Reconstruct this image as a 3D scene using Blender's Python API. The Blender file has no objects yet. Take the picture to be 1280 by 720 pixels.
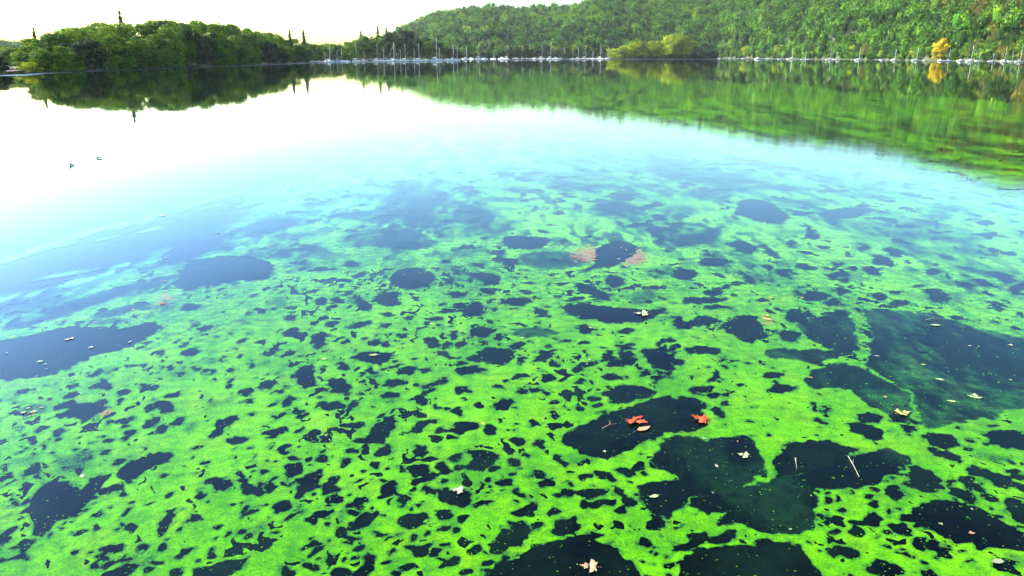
import bpy, math, random
import numpy as np
from mathutils import Vector, noise as mnoise
PI = math.pi
S = bpy.context.scene
C = S.collection
rng = np.random.default_rng(7)
random.seed(7)

# ------------------------------------------------------------------ camera
CAM_H = 3.0
F = 950.0                                  # focal length in photo pixels (photo 1280 wide)
PITCH = math.atan(290.0 / F)               # horizon lies 290 px above the centre
cd = bpy.data.cameras.new('camera'); cam = bpy.data.objects.new('camera', cd); C.objects.link(cam)
cam.location = (0, 0, CAM_H)
cam.rotation_euler = (PI/2 - PITCH, 0, 0)
cd.sensor_width = 36; cd.lens = 36 * F / 1280
cd.clip_start = 0.05; cd.clip_end = 9000
S.camera = cam

# ------------------------------------------------------------------ light
SUN_EL, SUN_AZ = math.radians(35), math.radians(-84)   # azimuth measured from +Y towards +X
w = bpy.data.worlds.new('World'); S.world = w; w.use_nodes = True
nt = w.node_tree; nt.nodes.clear()
sky = nt.nodes.new('ShaderNodeTexSky'); sky.sky_type = 'NISHITA'; sky.sun_disc = False
sky.sun_elevation = SUN_EL; sky.sun_rotation = SUN_AZ
sky.air_density = 1.0; sky.dust_density = 1.0; sky.ozone_density = 1.5
hs = nt.nodes.new('ShaderNodeHueSaturation'); hs.inputs['Saturation'].default_value = .8
bg = nt.nodes.new('ShaderNodeBackground'); bg.inputs['Strength'].default_value = 0.05
wo = nt.nodes.new('ShaderNodeOutputWorld')
nt.links.new(sky.outputs[0], hs.inputs['Color']); tn = nt.nodes.new('ShaderNodeMix'); tn.data_type = 'RGBA'; tn.blend_type = 'MULTIPLY'; tn.inputs[0].default_value = 1; tn.inputs[7].default_value = (.64, .645, .60, 1)
gm = nt.nodes.new('ShaderNodeGamma'); gm.inputs['Gamma'].default_value = 3.0
nt.links.new(hs.outputs[0], tn.inputs[6]); nt.links.new(tn.outputs[2], gm.inputs[0]); nt.links.new(gm.outputs[0], bg.inputs[0]); nt.links.new(bg.outputs[0], wo.inputs[0])
sl = bpy.data.lights.new('sun', 'SUN'); sun = bpy.data.objects.new('sun', sl); C.objects.link(sun)
sl.energy = 3.6; sl.angle = math.radians(0.5); sl.color = (1, .95, .86)
sd = Vector((math.sin(SUN_AZ)*math.cos(SUN_EL), math.cos(SUN_AZ)*math.cos(SUN_EL), math.sin(SUN_EL)))
sun.rotation_euler = sd.to_track_quat('Z', 'Y').to_euler()
sun.location = (-60, 20, 60)
S.view_settings.view_transform = 'Standard'; S.view_settings.look = 'None'
S.view_settings.exposure = 0.78; S.view_settings.gamma = 1
S.cycles.max_bounces = 6; S.cycles.volume_bounces = 0

# ------------------------------------------------------------------ projection helpers (photo pixel <-> lake surface)
sp_, cp_ = math.sin(PITCH), math.cos(PITCH)
def ray(px, py):
    a = (np.asarray(px, float) - 640) / F; b = (360 - np.asarray(py, float)) / F
    return a, cp_ + b*sp_, -sp_ + b*cp_
def ground(px, py):
    x, y, z = ray(px, py); t = -CAM_H / z
    return x*t, y*t
def gy(px, py, Y):
    """height of the point seen at (px,py) standing at depth Y"""
    x, y, z = ray(px, py); return CAM_H + z*Y/y
def gx(px, Y, py=74):
    x, y, z = ray(px, py); return x*Y/y
def proj(X, Y, Z=0.0):
    dz = Z - CAM_H
    d = Y*cp_ - dz*sp_; u = Y*sp_ + dz*cp_
    return 640 + F*X/d, 360 - F*u/d

# ------------------------------------------------------------------ noise in numpy
def _h(ix, iy, s):
    n = (ix.astype(np.int64)*374761393 + iy.astype(np.int64)*668265263 + s*1442695041) & 0xFFFFFFFF
    n = ((n ^ (n >> 13)) * 1274126177) & 0xFFFFFFFF
    return ((n ^ (n >> 16)) & 0xFFFFFF) / float(0xFFFFFF)
def vn(x, y, s=0):
    ix = np.floor(x); iy = np.floor(y); fx = x-ix; fy = y-iy
    fx = fx*fx*(3-2*fx); fy = fy*fy*(3-2*fy)
    a = _h(ix, iy, s); b = _h(ix+1, iy, s); c = _h(ix, iy+1, s); d = _h(ix+1, iy+1, s)
    return (a*(1-fx)+b*fx)*(1-fy) + (c*(1-fx)+d*fx)*fy
def fbm(x, y, o=4, s=0):
    t = 0; a = .5; n = 0
    for i in range(o):
        t = t + a*vn(x*2**i + 17.3*i, y*2**i - 9.1*i, s+i); n += a; a *= .5
    return t/n
def sst(a, b, x):
    t = np.clip((x-a)/(b-a), 0, 1); return t*t*(3-2*t)

# ------------------------------------------------------------------ object helpers
def link(o, parent=None):
    C.objects.link(o)
    if parent is not None: o.parent = parent
    return o
def tag(o, label=None, cat=None, group=None, kind=None):
    if label: o['label'] = label
    if cat: o['category'] = cat
    if group: o['group'] = group
    if kind: o['kind'] = kind
    return o
def mesh(name, verts, faces, mat=None, smooth=False):
    me = bpy.data.meshes.new(name); me.from_pydata([tuple(v) for v in verts], [], [tuple(f) for f in faces])
    if mat: me.materials.append(mat)
    if smooth: me.shade_smooth()
    return me
def tri_mesh(name, V, T, mat, attrs=None, smooth=False):
    """V (n,3), T (m,3) or (m,4) numpy"""
    me = bpy.data.meshes.new(name)
    k = T.shape[1]
    me.vertices.add(len(V)); me.vertices.foreach_set('co', np.ascontiguousarray(V, np.float32).ravel())
    me.loops.add(T.size); me.loops.foreach_set('vertex_index', np.ascontiguousarray(T, np.int32).ravel())
    me.polygons.add(len(T)); me.polygons.foreach_set('loop_start', np.arange(0, T.size, k, dtype=np.int32))
    me.update(calc_edges=True)
    for nme, arr in (attrs or {}).items():
        a = me.attributes.new(nme, 'FLOAT', 'POINT'); a.data.foreach_set('value', np.ascontiguousarray(arr, np.float32))
    me.materials.append(mat)
    if smooth: me.shade_smooth()
    return me
def empty(name, loc, rz=0.0):
    o = bpy.data.objects.new(name, None); o.location = loc; o.rotation_euler = (0, 0, rz); o.empty_display_size = .3
    return link(o)
def copy_tree(o, parent=None):
    c = o.copy(); C.objects.link(c); c.parent = parent
    for ch in [q for q in KIDS.get(o.name, [])]:
        n = copy_tree(ch, c); KIDS.setdefault(c.name, []).append(n)
    return c
KIDS = {}
def part(name, me, parent):
    o = bpy.data.objects.new(name, me); link(o, parent); KIDS.setdefault(parent.name, []).append(o); return o

# ------------------------------------------------------------------ materials
def newmat(name):
    m = bpy.data.materials.new(name); m.use_nodes = True; m.node_tree.nodes.clear(); return m, m.node_tree
def N(t, typ, **kw):
    n = t.nodes.new(typ)
    for k, v in kw.items():
        if k in n.inputs: n.inputs[k].default_value = v
        else: setattr(n, k, v)
    return n
def ramp(t, stops, interp='LINEAR'):
    r = t.nodes.new('ShaderNodeValToRGB'); e = r.color_ramp.elements; r.color_ramp.interpolation = interp
    while len(e) < len(stops): e.new(.5)
    for i, (p, c) in enumerate(stops):
        e[i].position = p; e[i].color = (*c, 1) if len(c) == 3 else c
    return r
def noisetex(t, scale, detail=3, rough=.5, vec=None, stretch=None):
    tc = t.nodes.new('ShaderNodeNewGeometry'); mp = N(t, 'ShaderNodeMapping')
    if stretch: mp.inputs['Scale'].default_value = stretch
    t.links.new(tc.outputs['Position'], mp.inputs['Vector'])
    n = N(t, 'ShaderNodeTexNoise', Scale=scale, Detail=detail, Roughness=rough)
    t.links.new(mp.outputs[0], n.inputs['Vector']); return n

def water_material(name, base, rough, bump):
    m, t = newmat(name)
    p = N(t, 'ShaderNodeBsdfPrincipled', IOR=1.33, Roughness=rough)
    n1 = noisetex(t, .9, 6, .7, stretch=(1, 1, 1))
    r = ramp(t, [(.42, (base[0]*.2, base[1]*.2, base[2]*.3)), (.62, base)])
    t.links.new(n1.outputs[0], r.inputs[0]); t.links.new(r.outputs[0], p.inputs['Base Color'])
    n2 = noisetex(t, .9, 3, .5, stretch=(.55, 1, 1)); b = N(t, 'ShaderNodeBump', Strength=1.0, Distance=bump)
    t.links.new(n2.outputs[0], b.inputs['Height']); t.links.new(b.outputs[0], p.inputs['Normal'])
    o = t.nodes.new('ShaderNodeOutputMaterial'); t.links.new(p.outputs[0], o.inputs[0]); return m
M_water = water_material('lake_water', (.0022, .009, .0045), .02, .0018)
M_ruffle = water_material('ruffled_lake_water', (.0008, .003, .003), .45, .03)

def algae_material():
    m, t = newmat('algae_scum'); L = t.links.new
    p = N(t, 'ShaderNodeBsdfPrincipled', IOR=1.33, Roughness=.07)
    at = N(t, 'ShaderNodeAttribute', attribute_name='dens')
    g1 = noisetex(t, 55, 5, .75); g2 = noisetex(t, 9, 4, .6); g3 = noisetex(t, 1.1, 5, .65)
    # density broken up by a fine grain
    def mth(op, a, b=None, clamp=False):
        n = N(t, 'ShaderNodeMath', operation=op, use_clamp=clamp)
        for i, v in enumerate((a, b)):
            if v is None: continue
            if hasattr(v, 'links'): L(v, n.inputs[i])
            else: n.inputs[i].default_value = v
        return n.outputs[0]
    gr = mth('ADD', mth('MULTIPLY', mth('SUBTRACT', g1.outputs[0], .5), 2.0), mth('MULTIPLY', mth('SUBTRACT', g2.outputs[0], .5), 1.3))
    gr = mth('ADD', gr, mth('MULTIPLY', mth('SUBTRACT', g3.outputs[0], .5), 1.1))
    v = mth('ADD', at.outputs['Fac'], mth('MULTIPLY', mth('MULTIPLY', gr, 1.0), mth('MULTIPLY', at.outputs['Fac'], 2.2, True)), True)
    cr = ramp(t, [(0, (.0008, .003, .003)), (.16, (.005, .026, .010)), (.34, (.015, .085, .016)), (.55, (.030, .15, .008)), (.8, (.043, .19, .003)), (1, (.078, .275, .003))])
    L(v, cr.inputs[0])
    # yellower and darker clumps
    n4 = noisetex(t, 2.3, 4, .7); r4 = ramp(t, [(.3, (.62, .8, .9)), (.5, (1, 1, 1)), (.7, (1.35, .95, .8))])
    L(n4.outputs[0], r4.inputs[0])
    mx = N(t, 'ShaderNodeMix', data_type='RGBA', blend_type='MULTIPLY'); mx.inputs[0].default_value = 1
    L(cr.outputs[0], mx.inputs[6]); L(r4.outputs[0], mx.inputs[7])
    # brown decaying scum where the attribute says so
    ab = N(t, 'ShaderNodeAttribute', attribute_name='brown')
    bb = mth('MULTIPLY', mth('SUBTRACT', mth('ADD', ab.outputs['Fac'], mth('MULTIPLY', g2.outputs[0], 1.4)), 1.15), 3.0, True)
    m2 = N(t, 'ShaderNodeMix', data_type='RGBA'); L(bb, m2.inputs[0]); L(mx.outputs[2], m2.inputs[6]); m2.inputs[7].default_value = (.17, .10, .045, 1)
    L(m2.outputs[2], p.inputs['Base Color'])
    rr = N(t, 'ShaderNodeMapRange'); L(v, rr.inputs[0]); rr.inputs[3].default_value = .02; rr.inputs[4].default_value = .035
    L(rr.outputs[0], p.inputs['Roughness'])
    b = N(t, 'ShaderNodeBump', Strength=.1, Distance=.002); L(g1.outputs[0], b.inputs['Height'])
    b2 = N(t, 'ShaderNodeBump', Strength=1, Distance=.0009); n2 = noisetex(t, .9, 3, .5, stretch=(.55, 1, 1)); L(n2.outputs[0], b2.inputs['Height'])
    L(b2.outputs[0], b.inputs['Normal']); L(b.outputs[0], p.inputs['Normal'])
    o = t.nodes.new('ShaderNodeOutputMaterial'); L(p.outputs[0], o.inputs[0]); return m
M_algae = algae_material()

def leaf_material(name, dark, mid, light, trans=.25):
    m, t = newmat(name); L = t.links.new
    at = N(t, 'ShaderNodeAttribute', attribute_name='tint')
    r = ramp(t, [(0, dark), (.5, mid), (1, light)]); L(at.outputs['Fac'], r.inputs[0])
    p = N(t, 'ShaderNodeBsdfPrincipled', Roughness=.6, IOR=1.35); p.inputs['Specular IOR Level'].default_value = .12; L(r.outputs[0], p.inputs['Base Color'])
    tr = N(t, 'ShaderNodeBsdfTranslucent'); L(r.outputs[0], tr.inputs[0])
    ms = N(t, 'ShaderNodeMixShader', Fac=trans); L(p.outputs[0], ms.inputs[1]); L(tr.outputs[0], ms.inputs[2])
    o = t.nodes.new('ShaderNodeOutputMaterial'); L(ms.outputs[0], o.inputs[0]); return m
M_leaf = leaf_material('broadleaf_foliage', (.012, .038, .005), (.065, .15, .010), (.24, .36, .018), .22)  # dark and light ends stretched to imitate shaded hollows and sun highlights
M_conifer = leaf_material('conifer_foliage', (.015, .035, .015), (.03, .06, .022), (.05, .09, .03), .1)
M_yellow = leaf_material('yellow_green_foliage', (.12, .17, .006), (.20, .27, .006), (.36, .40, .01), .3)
M_gold = leaf_material('golden_foliage', (.28, .22, .01), (.42, .33, .012), (.5, .42, .02), .3)
M_dark = leaf_material('dark_foliage', (.006, .016, .004), (.013, .034, .006), (.035, .075, .010), .05)  # on the island front this colour also stands in for shade
M_forest = None
def simple(name, col, rough=.6, nscale=None, var=.25, metallic=0, bump=0):
    m, t = newmat(name); L = t.links.new
    p = N(t, 'ShaderNodeBsdfPrincipled', Roughness=rough, Metallic=metallic)
    if nscale:
        n = noisetex(t, nscale, 4, .6)
        r = ramp(t, [(.3, tuple(c*(1-var) for c in col)), (.7, tuple(min(1, c*(1+var)) for c in col))])
        L(n.outputs[0], r.inputs[0]); L(r.outputs[0], p.inputs['Base Color'])
        if bump:
            b = N(t, 'ShaderNodeBump', Strength=.8, Distance=bump); L(n.outputs[0], b.inputs['Height']); L(b.outputs[0], p.inputs['Normal'])
    else: p.inputs['Base Color'].default_value = (*col, 1)
    o = t.nodes.new('ShaderNodeOutputMaterial'); L(p.outputs[0], o.inputs[0]); return m
M_bark = simple('bark', (.09, .065, .045), .9, 3, .4, bump=.03)
M_soil = simple('forest_soil', (.035, .05, .02), .95, .08, .4, bump=.2)
M_shore = simple('pebble_shore', (.34, .31, .27), .9, 1.5, .35, bump=.05)
M_white = simple('white_gelcoat', (.8, .8, .78), .3, 1.2, .05)
M_cream = simple('cream_gelcoat', (.62, .56, .42), .35, 1.2, .06)
M_navy = simple('navy_canvas', (.03, .06, .16), .7, 4, .2)
M_bluehull = simple('pale_blue_hull_paint', (.35, .45, .58), .3, 1.2, .06)
M_mast = simple('mast_aluminium', (.6, .6, .6), .45, 2, .05)
M_glass = simple('dark_window', (.02, .03, .04), .1, 2, .1)

def forest_material():
    m, t = newmat('hillside_forest'); L = t.links.new
    at = N(t, 'ShaderNodeAttribute', attribute_name='tint'); au = N(t, 'ShaderNodeAttribute', attribute_name='autumn')
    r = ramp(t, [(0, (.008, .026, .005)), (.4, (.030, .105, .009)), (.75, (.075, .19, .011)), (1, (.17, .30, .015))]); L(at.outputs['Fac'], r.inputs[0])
    r2 = ramp(t, [(0, (.035, .04, .010)), (.5, (.09, .095, .015)), (1, (.18, .16, .02))]); L(at.outputs['Fac'], r2.inputs[0])
    mx = N(t, 'ShaderNodeMix', data_type='RGBA'); L(au.outputs['Fac'], mx.inputs[0]); L(r.outputs[0], mx.inputs[6]); L(r2.outputs[0], mx.inputs[7])
    p = N(t, 'ShaderNodeBsdfPrincipled', Roughness=.7, IOR=1.3); p.inputs['Specular IOR Level'].default_value = .08; L(mx.outputs[2], p.inputs['Base Color'])
    tr = N(t, 'ShaderNodeBsdfTranslucent'); L(mx.outputs[2], tr.inputs[0])
    ms = N(t, 'ShaderNodeMixShader', Fac=.2); L(p.outputs[0], ms.inputs[1]); L(tr.outputs[0], ms.inputs[2])
    o = t.nodes.new('ShaderNodeOutputMaterial'); L(ms.outputs[0], o.inputs[0]); return m
M_forest = forest_material()

# ------------------------------------------------------------------ lake
W = 2350
lk = link(bpy.data.objects.new('lake_water', mesh('lake_water', [(-W, -60, 0), (W, -60, 0), (W, W, 0), (-W, W, 0)], [(0, 1, 2, 3)], M_water)))
tag(lk, kind='structure')
bd = link(bpy.data.objects.new('lake_bed', mesh('lake_bed', [(-W, -60, -.6), (W, -60, -.6), (W, W, -.6), (-W, W, -.6)], [(0, 1, 2, 3)], M_soil)))
tag(bd, kind='structure')

# ------------------------------------------------------------------ shore lines (photo pixel -> world), hills
SH_X = [-900, -300, 0, 300, 440, 576, 760, 900, 1020, 1100, 1280, 1500, 1900]
SH_Y = [74.2, 74, 73.8, 73.4, 73.3, 73.7, 73.3, 73.3, 74.2, 75.0, 77.0, 79.5, 84]
def shoreY(px):                     # depth of the far shore
    y = np.interp(px, SH_X, SH_Y); return ground(px, y)[1]
# skyline of the two wooded hills: photo x -> photo y of the tree tops (mirrored from the reflection where the frame cuts them off)
FAR_X = [-900, -300, -100, 0, 30, 60, 200, 440, 470, 500, 520, 545, 575, 610, 640, 700, 760, 900, 1900]
FAR_T = [45, 50, 53, 53, 56, 64, 66, 64, 54, 36, 27, 16, 10, 6, 8, 6, 2, 5, 5]
NEAR_X = [600, 640, 680, 710, 740, 820, 900, 960, 1040, 1110, 1160, 1220, 1280, 1400, 1600, 1900]
NEAR_T = [74, 66, 38, 12, -2, -8, -22, -35, -42, -48, -62, -80, -95, -125, -160, -170]
TREE = 9.0
def hill_far(px, s):                # s = 0 at the shore .. 1 at the ridge
    Ys = shoreY(px); Yr = Ys + 620
    top = np.maximum(gy(px, np.interp(px, FAR_X, FAR_T), Yr) - TREE, .5)
    return Ys + s*620, top*np.clip(s, 0, 1)**.8
def hill_near(px, s):
    Ys = shoreY(px); Dp = np.interp(px, [600, 800, 1280, 1900], [260, 300, 340, 300]); Yr = Ys + Dp
    top = np.maximum(gy(px, np.interp(px, NEAR_X, NEAR_T), Yr) - TREE, 0)
    return Ys + s*Dp, top*np.clip(s, 0, 1)**.75
def hill_mesh(name, fn, x0, x1, nx, ns, back):
    px = np.linspace(x0, x1, nx); V = []
    svals = list(np.linspace(-.004, 1, ns)) + [1.15]
    for s in svals:
        Y, z = fn(px, s)
        if s < 0: z = z*0 - .8
        elif s > 1: z = z*back - 2
        else: z = z + .4 + (fbm(px*.03, np.full_like(px, s*9.0), 3, 5)-.5)*6*s
        V.append(np.stack([gx(px, Y), Y, z], 1))
    V = np.concatenate(V); n = len(svals)
    i = np.arange(n-1)[:, None]*nx + np.arange(nx-1)[None, :]; i = i.ravel()
    T = np.stack([i, i+1, i+nx+1, i+nx], 1)
    o = link(bpy.data.objects.new(name, tri_mesh(name, V, T, M_soil, smooth=True))); tag(o, kind='structure'); return o
hill_mesh('hills', hill_far, -900, 1900, 220, 14, .7)
hill_mesh('hills', hill_near, 600, 1900, 160, 14, .7)

# forest: tree crowns of many small leaf-clump faces, one joined mass per hill
def ico():
    t = (1+5**.5)/2
    v = np.array([(-1,t,0),(1,t,0),(-1,-t,0),(1,-t,0),(0,-1,t),(0,1,t),(0,-1,-t),(0,1,-t),(t,0,-1),(t,0,1),(-t,0,-1),(-t,0,1)], float)
    v /= np.linalg.norm(v[0])
    f = np.array([(0,11,5),(0,5,1),(0,1,7),(0,7,10),(0,10,11),(1,5,9),(5,11,4),(11,10,2),(10,7,6),(7,1,8),(3,9,4),(3,4,2),(3,2,6),(3,6,8),(3,8,9),(4,9,5),(2,4,11),(6,2,10),(8,6,7),(9,8,1)])
    return v, f
def crown_template(nleaf, size, seed, spread=.75, core=True):
    """unit crown: lumpy core + loose leaf-clump triangles standing off it; returns V, T, tint"""
    g = np.random.default_rng(seed)
    lob = g.normal(size=(7, 3)); lob[:, 2] = np.abs(lob[:, 2])*.8; lob /= np.linalg.norm(lob, axis=1)[:, None]; lob *= g.uniform(.35, .6, (7, 1))
    lr = g.uniform(.42, .62, 7)
    d = g.normal(size=(nleaf, 3)); d /= np.linalg.norm(d, axis=1)[:, None]; d[:, 2] = np.where(d[:, 2] < -.5, -d[:, 2], d[:, 2])
    k = g.integers(0, 7, nleaf)
    c = lob[k] + d*lr[k][:, None]*g.uniform(.85, 1.1, (nleaf, 1))
    nrm = d + g.normal(size=(nleaf, 3))*spread; nrm /= np.linalg.norm(nrm, axis=1)[:, None]
    a = np.cross(nrm, g.normal(size=(nleaf, 3))); a /= np.linalg.norm(a, axis=1)[:, None]; b = np.cross(nrm, a)
    s = size*g.uniform(.6, 1.3, (nleaf, 1))
    V = np.concatenate([c+a*s, c-a*s*.6+b*s*.8, c-a*s*.5-b*s*.8]); i = np.arange(nleaf)
    T = np.stack([i, i+nleaf, i+2*nleaf], 1)
    tint = np.tile(g.uniform(-.3, .3, nleaf), 3)
    if core:
        v, f = ico()
        for q in range(7):
            T = np.concatenate([T, f+len(V)]); V = np.concatenate([V, lob[q] + v*lr[q]*.86]); tint = np.concatenate([tint, np.full(12, -.12)])
    return V, T, tint
def forest(name, fn, x0, x1, count, seed, nleaf, autumn, smax=1.0, r=(4.4, 6.8)):
    g = np.random.default_rng(seed)
    tmpl = [crown_template(nleaf, .125, 100+i, .38, False) for i in range(9)]
    # small cores: one ico each
    v0, f0 = ico()
    Vs, Ts, Ti, Au = [], [], [], []; off = 0
    px = g.uniform(x0, x1, count); s = g.uniform(0, 1, count)*smax
    Y, z = fn(px, s); X = gx(px, Y)
    # jitter so the spacing is even: grid-bin rejection
    seen = set(); R = r[0]*1.55
    ne = 1500; px2 = g.uniform(x0, x1, ne); s2 = g.uniform(-.004, .03, ne); Y2, z2 = fn(px2, np.maximum(s2, 0)); Y2 = Y2 + s2*60
    X = np.concatenate([X, gx(px2, Y2)]); Y = np.concatenate([Y, Y2]); z = np.concatenate([z, z2]); px = np.concatenate([px, px2])
    order = np.concatenate([g.permutation(count), np.arange(count, count+ne)])
    for i in order:
        key = (int(X[i]//R), int(Y[i]//R))
        if key in seen and i < count: continue
        seen.add(key)
        V, T, ti = tmpl[g.integers(9)]
        sc = g.uniform(*r)*(g.choice([.75, 1, 1, 1.25]) if i < count else .55); h = sc*g.uniform(1.0, 1.5); ang = g.uniform(0, 2*PI); c, sn = math.cos(ang), math.sin(ang)
        base = np.array([X[i], Y[i], z[i] + h*.75])
        q = np.stack([(V[:, 0]*c - V[:, 1]*sn)*sc, (V[:, 0]*sn + V[:, 1]*c)*sc, V[:, 2]*h], 1) + base
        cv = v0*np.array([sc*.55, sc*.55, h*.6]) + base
        tt = .38 + g.normal()*.24 + .35*(fbm(np.array([X[i]*.012]), np.array([Y[i]*.012]), 3, 9)[0]-.5)
        au = 1.0 if g.uniform() < autumn(px[i]) else max(0, g.normal()*.12)
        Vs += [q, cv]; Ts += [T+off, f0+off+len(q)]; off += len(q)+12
        Ti += [ti+tt, np.full(12, tt-.4)]; Au += [np.full(len(q)+12, au)]  # core tint lowered to paint shaded gaps between the leaf clumps
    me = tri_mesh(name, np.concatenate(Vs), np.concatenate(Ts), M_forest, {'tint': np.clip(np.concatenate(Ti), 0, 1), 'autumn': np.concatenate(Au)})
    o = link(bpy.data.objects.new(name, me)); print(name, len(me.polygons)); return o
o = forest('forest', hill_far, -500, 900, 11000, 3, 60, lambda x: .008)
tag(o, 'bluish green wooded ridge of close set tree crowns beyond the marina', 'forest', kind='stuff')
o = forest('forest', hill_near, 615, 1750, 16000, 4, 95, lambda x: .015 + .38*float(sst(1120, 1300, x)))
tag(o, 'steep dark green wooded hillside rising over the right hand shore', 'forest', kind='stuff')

# ------------------------------------------------------------------ individual trees
def tube(pts, rad, n=6):
    V, Fc = [], []
    for i, (p, r) in enumerate(zip(pts, rad)):
        p = Vector(p); d = (Vector(pts[min(i+1, len(pts)-1)]) - Vector(pts[max(i-1, 0)])).normalized()
        a = d.orthogonal().normalized(); b = d.cross(a)
        for k in range(n):
            V.append(p + (a*math.cos(2*PI*k/n) + b*math.sin(2*PI*k/n))*r)
    for i in range(len(pts)-1):
        for k in range(n):
            Fc.append((i*n+k, i*n+(k+1) % n, (i+1)*n+(k+1) % n, (i+1)*n+k))
    Fc.append(tuple(range(n-1, -1, -1))); Fc.append(tuple((len(pts)-1)*n+k for k in range(n)))
    return V, Fc
def joined(lst):
    V, Fc = [], []
    for v, f in lst:
        o = len(V); V += list(v); Fc += [tuple(i+o for i in q) for q in f]
    return V, Fc
def broad_tree_meshes(seed, nleaf, low, mat, leafsize=.045):
    """unit tree: height 1, crown radius ~ .36.  low = how far down the foliage hangs (0..1)"""
    g = np.random.default_rng(seed)
    nl = 16; cz = .5 + .15*(1-low)
    lob = []; lr = []
    for i in range(nl):
        th = g.uniform(0, 2*PI); zz = g.uniform(.06 if low > .5 else .42, .88)
        wd = math.sqrt(max(.05, 1-((zz-cz)/.52)**2))*.30
        rr = wd*math.sqrt(g.uniform(.15, 1))
        lob.append((rr*math.cos(th), rr*math.sin(th), zz)); lr.append(g.uniform(.12, .20) if low > .5 else g.uniform(.10, .17))
    lob.append((0, 0, .86)); lr.append(.12)
    lob = np.array(lob); lr = np.array(lr); nl += 1
    k = g.integers(0, nl, nleaf); d = g.normal(size=(nleaf, 3)); d /= np.linalg.norm(d, axis=1)[:, None]
    c = lob[k] + d*(lr[k]*g.uniform(.6, 1.12, nleaf))[:, None]*np.array([1, 1, .85])
    nrm = d + g.normal(size=(nleaf, 3))*.7; nrm /= np.linalg.norm(nrm, axis=1)[:, None]
    a = np.cross(nrm, g.normal(size=(nleaf, 3))); a /= np.linalg.norm(a, axis=1)[:, None]; b = np.cross(nrm, a)
    s = leafsize*g.uniform(.5, 1.1, (nleaf, 1))
    V = np.concatenate([c+a*s, c+b*s*.6, c-a*s, c-b*s*.6]); i = np.arange(nleaf)
    T = np.stack([i, i+nleaf, i+2*nleaf, i+3*nleaf], 1)
    lt = g.uniform(-.32, .32, nl)
    tint = np.tile(np.clip(.45 + lt[k] + g.normal(size=nleaf)*.14, 0, 1), 4)
    crown = tri_mesh('crown', V, T, mat, {'tint': tint})
    limbs = [tube([(0, 0, -.02), (.01, 0, .2), (0, .01, .5), (0, 0, .8)], [.03, .024, .017, .005])]
    for j in range(7):
        q = lob[g.integers(nl)]; z0 = g.uniform(.25, .5)
        limbs.append(tube([(0, 0, z0), (q[0]*.5, q[1]*.5, z0+(q[2]-z0)*.6), tuple(q)], [.012, .008, .003], 5))
    V, Fc = joined(limbs); trunk = mesh('trunk', V, Fc, M_bark, True)
    return crown, trunk
def conifer_meshes(seed, nleaf, mat):
    g = np.random.default_rng(seed)
    z = 1 - g.uniform(0, 1, nleaf)**.6*.9; tier = .75 + .25*np.sin(z*60+g.uniform(-.5, .5, nleaf)); th = g.uniform(0, 2*PI, nleaf)
    br = .8 + .35*np.sin(th*3 + z*9)
    r = (1-z)**.7*.17*tier*br*np.sqrt(g.uniform(.2, 1, nleaf)) + .004
    c = np.stack([r*np.cos(th), r*np.sin(th), z], 1)
    out = np.stack([np.cos(th), np.sin(th), np.full(nleaf, -.35)], 1); a = out + g.normal(size=out.shape)*.35; a /= np.linalg.norm(a, axis=1)[:, None]
    b = np.cross(a, g.normal(size=out.shape)); b /= np.linalg.norm(b, axis=1)[:, None]; s = .03*g.uniform(.5, 1.2, (nleaf, 1))
    V = np.concatenate([c+a*s, c+b*s*.5, c-a*s, c-b*s*.5]); i = np.arange(nleaf)
    T = np.stack([i, i+nleaf, i+2*nleaf, i+3*nleaf], 1)
    crown = tri_mesh('crown', V, T, mat, {'tint': np.tile(np.clip(.4+g.normal(size=nleaf)*.2, 0, 1), 4)})
    V, Fc = tube([(0, 0, -.02), (0, 0, .5), (0, 0, .99)], [.02, .012, .002]); return crown, mesh('trunk', V, Fc, M_bark, True)
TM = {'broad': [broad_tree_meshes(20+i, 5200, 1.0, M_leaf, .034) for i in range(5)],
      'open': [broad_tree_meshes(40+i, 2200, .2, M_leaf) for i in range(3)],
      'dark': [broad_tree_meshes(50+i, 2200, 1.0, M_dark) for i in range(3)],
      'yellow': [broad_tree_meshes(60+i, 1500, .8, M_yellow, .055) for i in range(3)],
      'gold': [broad_tree_meshes(70, 1500, .8, M_gold, .055)],
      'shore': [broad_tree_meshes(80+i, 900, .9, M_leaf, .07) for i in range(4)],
      'conifer': [conifer_meshes(90+i, 1500, M_conifer) for i in range(3)]}
def tree(kind, X, Y, h, wid, label, cat='tree', group=None, z=0.3, name=None, i=None):
    crown, trunk = TM[kind][random.randrange(len(TM[kind])) if i is None else i]
    o = empty(name or {'conifer': 'conifer_tree', 'broad': 'broadleaf_tree', 'open': 'broadleaf_tree', 'dark': 'dark_tree', 'yellow': 'yellow_green_tree', 'gold': 'golden_tree', 'shore': 'shore_tree'}[kind], (X, Y, z), random.uniform(0, 2*PI))
    wid = wid*(1.9 if kind == 'conifer' else 1)
    o.scale = (wid/.72, wid/.72, h)
    part('trunk', trunk, o); part('crown', crown, o); tag(o, label, cat, group); return o

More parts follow.
